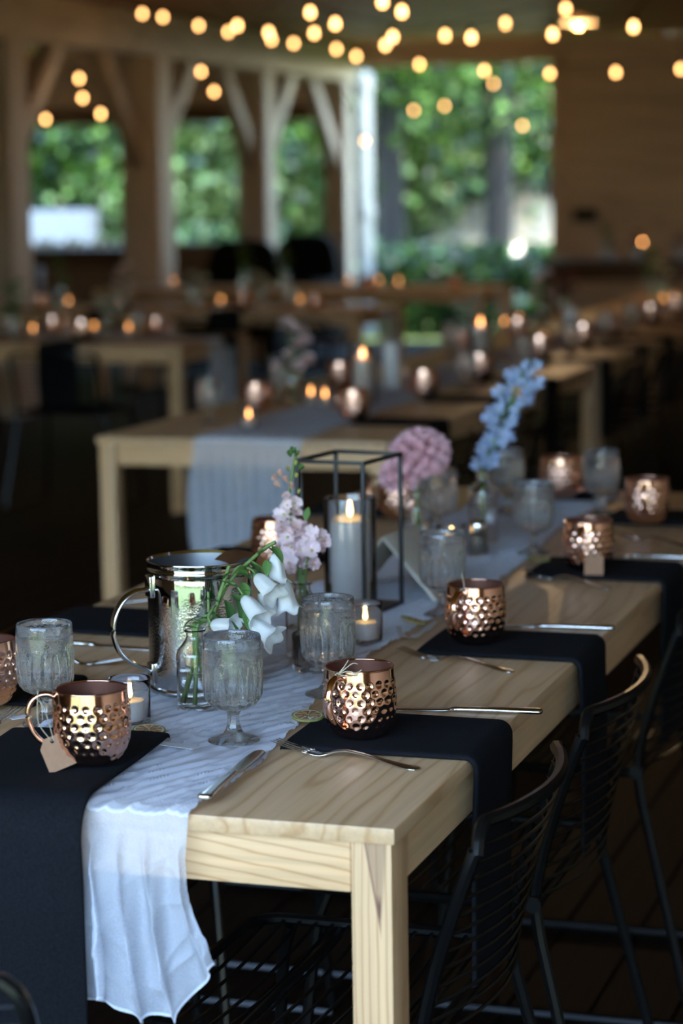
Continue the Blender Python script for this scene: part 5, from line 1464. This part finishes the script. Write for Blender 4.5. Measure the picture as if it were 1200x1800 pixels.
for i, (k, x, y, kind, fl_, lab) in enumerate(spots):
    p = T(x, y, TH+0.005)
    if k == 'f': p = P(x, y, 12.95)
    if k == 'e': p.x = min(p.x, TU-0.25); p.y = min(max(p.y, 10.05), 10.6)
    if k == 'd': p.y = min(max(p.y, 7.45), 7.95)
    if k in 'abc': p.x = max(min(p.x, T2U-0.34), T2U-T2W+0.1); p.y = min(p.y, T2V+5.66+2.7)
    if k == 'f': p.y = 12.95
    PV.put((p.x, p.y, TH+0.006), 0, lab.replace('blurred', 'glass vase holding the', 1), 'blurred flower vases')
    PPO[kind].put((p.x, p.y, TH+0.0125), i*1.1, lab, 'blurred posies')


# ------------------------------------------------------------------ behind the tables: buffets, armchairs, wall box, pendant lamp
def buffet(label, u0, u1, v0, v1, h, mat, loc=None):
    t = thing('buffet_table', label, 'table', ((u0+u1)/2, (v0+v1)/2, 0))
    w, d = (u1-u0)/2, (v1-v0)/2
    part('tabletop', MB().box(-w, w, -d, d, h-0.04, h, bev=0.005), mat, t)
    part('apron', MB().box(-w+0.07, w-0.07, -d+0.03, -d+0.055, h-0.16, h-0.04, bev=0.003), mat, t)
    for x in (-w+0.03, w-0.11):
        for y in (-d+0.03, d-0.11): part('leg', MB().box(x, x+0.08, y, y+0.08, 0, h-0.0402, bev=0.004), mat, t)
    part('shelf', MB().box(-w+0.11, w-0.11, -d+0.06, d-0.06, 0.22, 0.25, bev=0.003), mat, t)
    return t


b1 = buffet('dark wooden side table against the cream rear wall, flowers on it', -3.72, -0.9, 16.6, 17.3, 0.80, M_DKWOOD)
b2 = buffet('dark wooden buffet with glasses between the left columns', -8.6, -7.25, 16.5, 17.2, 0.93, M_DKWOOD)
PTU = Proto(lambda: tumbler())


def tumbler():
    t = thing('tumbler', 'tumbler', 'glass')
    part('glass', MB().lathe([(0, 0), (0.03, 0), (0.032, 0.003), (0.036, 0.10), (0.0345, 0.10), (0.0305, 0.006), (0, 0.005)], 28), M_GLASS, t, angle=50)
    part('drink', MB().lathe([(0, 0.0052), (0.0302, 0.0062), (0.0325, 0.06), (0, 0.06)], 24), simple('amber_drink', (0.6, 0.3, 0.1), 0.1), t, angle=50)
    return t


for i in range(9):
    PTU.put((-8.45+0.135*i, 16.68+0.09*(i % 2), 0.931), 0, f'small glass on the dark buffet, {ORD[i]} from the left', 'glasses on the dark buffet')
for i, (u, kind, lab) in enumerate(((-2.95, 2, 'wine red posy on the dark side table by the wall'), (-2.6, 2, 'second wine red posy on the dark side table'), (-3.2, 4, 'green posy at the left of the dark side table'), (-2.1, 2, 'wine red posy at the right frame edge on the side table'), (-2.35, 1, 'cream posy on the dark side table'))):
    PV.put((u, 16.9, 0.801), 0, 'glass vase holding the '+lab, 'blurred flower vases'); PPO[kind].put((u, 16.9, 0.808), i, lab, 'blurred posies')
p = P(1129, 425, 16.8)
o = thing('taper_candle', 'lit candle high on the side table by the rear wall', 'candle', (p.x, 16.8, 0.801))
hq = p.z-0.801-0.015
part('stick', MB().lathe([(0, 0), (0.035, 0), (0.035, 0.006), (0.008, 0.012), (0.007, 0.08), (0.014, 0.085), (0.014, 0.095), (0, 0.095)], 20), M_DKWOOD, o, angle=50)
part('wax', MB().lathe([(0, 0.095), (0.010, 0.095), (0.009, hq), (0, hq+0.001)], 16), M_WAX, o, angle=50)
part('flame', flame_mb(0.03, 0.006).xf(Matrix.Translation((0, 0, hq+0.002))), M_FLAMED, o, angle=None)


def armchair_fn():
    t = thing('armchair', 'armchair', 'armchair')
    m = MB(); V = np.zeros((9, 26, 3))
    for j, (yy, sc_) in enumerate(((-0.06, 0.90), (-0.065, 0.96), (-0.05, 1.0), (-0.02, 1.0), (0.01, 1.0), (0.05, 1.0), (0.075, 0.97), (0.085, 0.93), (0.085, 0.80))):
        for k in range(26):
            a = 2*math.pi*k/26; x = math.copysign(abs(math.cos(a))**0.55, math.cos(a)); z = math.copysign(abs(math.sin(a))**(0.8 if math.sin(a) > 0 else 0.3), math.sin(a))
            V[j, k] = (0.31*x*sc_, yy, 0.66+0.37*z*sc_)
    m.grid(V, wrap=True); m.f.append(tuple(range(25, -1, -1))); m.m.append(0); m.f.append(tuple(8*26+k for k in range(26))); m.m.append(0)
    part('backrest', m, M_UPH, t); part('seat', MB().box(-0.27, 0.27, -0.68, -0.07, 0.26, 0.46, bev=0.04), M_UPH, t)
    for s in (-1, 1):
        part('armrest', MB().box(min(s*0.27, s*0.38), max(s*0.27, s*0.38), -0.68, -0.06, 0.12, 0.64, bev=0.04), M_UPH, t)
        for y in (-0.62, 0.0): part('leg', MB().tube([(s*0.30, y, 0.0), (s*0.29, y, 0.29)], [0.016, 0.022], 10), M_BLACK, t)
    return t


PA = Proto(armchair_fn)
PA.put((P(428, 450, 15.3).x, 15.3, 0), 0.15, 'large black upholstered armchair in front of the second column', 'black armchairs')
PA.put((P(540, 450, 17.4).x, 17.4, 0), -0.1, 'black upholstered armchair between the last two columns', 'black armchairs')
p = P(1030, 378, FV1)
o = thing('wall_box', 'small dark box fixed to the cream rear wall', 'wall box', (p.x, FV1+0.006, p.z))
part('case', MB().box(-0.11, 0.11, -0.07, 0, -0.055, 0.055, bev=0.01), M_LBLACK, o); part('cover', MB().box(-0.09, 0.09, -0.078, -0.0702, -0.04, 0.04, bev=0.003), M_UPH, o)
p = P(1016, 44, 12.0)
o = thing('pendant_lamp', 'flat shaded pendant lamp glowing near the ceiling at upper right', 'lamp', (p.x, p.y, p.z))
part('shade', MB().lathe([(0.02, 0.06), (0.03, 0.05), (0.08, 0.035), (0.105, 0.012), (0.108, 0.012), (0.082, 0.038), (0.03, 0.055), (0.02, 0.065)], 40), simple('lamp_shade', (0.55, 0.45, 0.32), 0.5, trans=0.3), o, angle=None)
part('bulb', MB().lathe([(0, -0.02), (0.018, -0.014), (0.026, 0.004), (0.020, 0.024), (0.012, 0.04), (0, 0.045)], 20), M_BULB, o, angle=None)
part('cord', MB().tube([(0, 0, 0.06), (0, 0, CZ-p.z)], 0.004, 6), M_BLACK, o)
ll = bpy.data.lights.new('lamp_light', 'POINT'); ll.energy = 28; ll.color = (1.0, 0.66, 0.34); ll.shadow_soft_size = 0.03
lo = bpy.data.objects.new('lamp_light', ll); COL.objects.link(lo); lo.parent = o; lo.location = (0, 0, -0.055)

# ------------------------------------------------------------------ string lights: each string is one thing, its bulbs are parts
bulb_me = MB().lathe([(0, -0.034), (0.007, -0.033), (0.0125, -0.027), (0.0142, -0.019), (0.0125, -0.010), (0.009, -0.002), (0.008, 0.004), (0, 0.005)], 16).mesh('bulb', M_BULB)
sock_me = MB().lathe([(0, 0.004), (0.0125, 0.004), (0.013, 0.03), (0.007, 0.036), (0, 0.036)], 14).mesh('socket', M_BLACK, True)
strings = [
    ('string of warm bulbs sagging along just above the big opening', 12.5, [(250, 20), (286, 26), (349, 41), (401, 52), (477, 66), (516, 72), (591, 82), (626, 95), (737, 109), (851, 120), (966, 125), (1082, 123), (1196, 117)]),
    ('string of warm bulbs sagging from the top middle to the upper right', 9.5, [(417, 40), (472, 52), (552, 53), (677, 74), (782, 57), (888, 36), (994, 10)]),
    ('string of warm bulbs highest at the top middle', 8.0, [(545, 16), (589, 36), (690, 59), (828, 60), (971, 54), (1113, 41)]),
    ('short string of warm bulbs in the upper left, by the first column', 12.0, [(85, 110), (139, 134), (145, 168), (177, 196)]),
    ('low string of warm bulbs at the left frame edge', 13.0, [(41, 184), (80, 206)]),
    ('pair of warm bulbs between the first and second column', 12.6, [(353, 122), (376, 157)]),
    ('dim low string of warm bulbs hanging across the big opening', 18.0, [(641, 245), (727, 191), (781, 183), (867, 144), (918, 218)]),
    ('two warm bulbs at the very top of the picture', 7.0, [(672, -3), (706, 14)])]
for lab, v, px in strings:
    pts = [P(x, y, v) for x, y in px]; c0 = sum(pts, Vector())/len(pts)
    o = thing('string_light', lab, 'string light', c0, 0, 'strings of warm bulbs')
    wire = []
    ends = [Vector((pts[0].x-0.5, v, CZ-0.002))]+[q+Vector((0, 0, 0.036)) for q in pts]+[Vector((pts[-1].x+0.5, v, CZ-0.002))]
    part('cord', MB().tube([q-c0 for q in ends], 0.003, 5), M_BLACK, o)
    for q in pts:
        part('bulb', bulb_me, None, o, loc=q-c0); part('socket', sock_me, None, o, loc=q-c0)
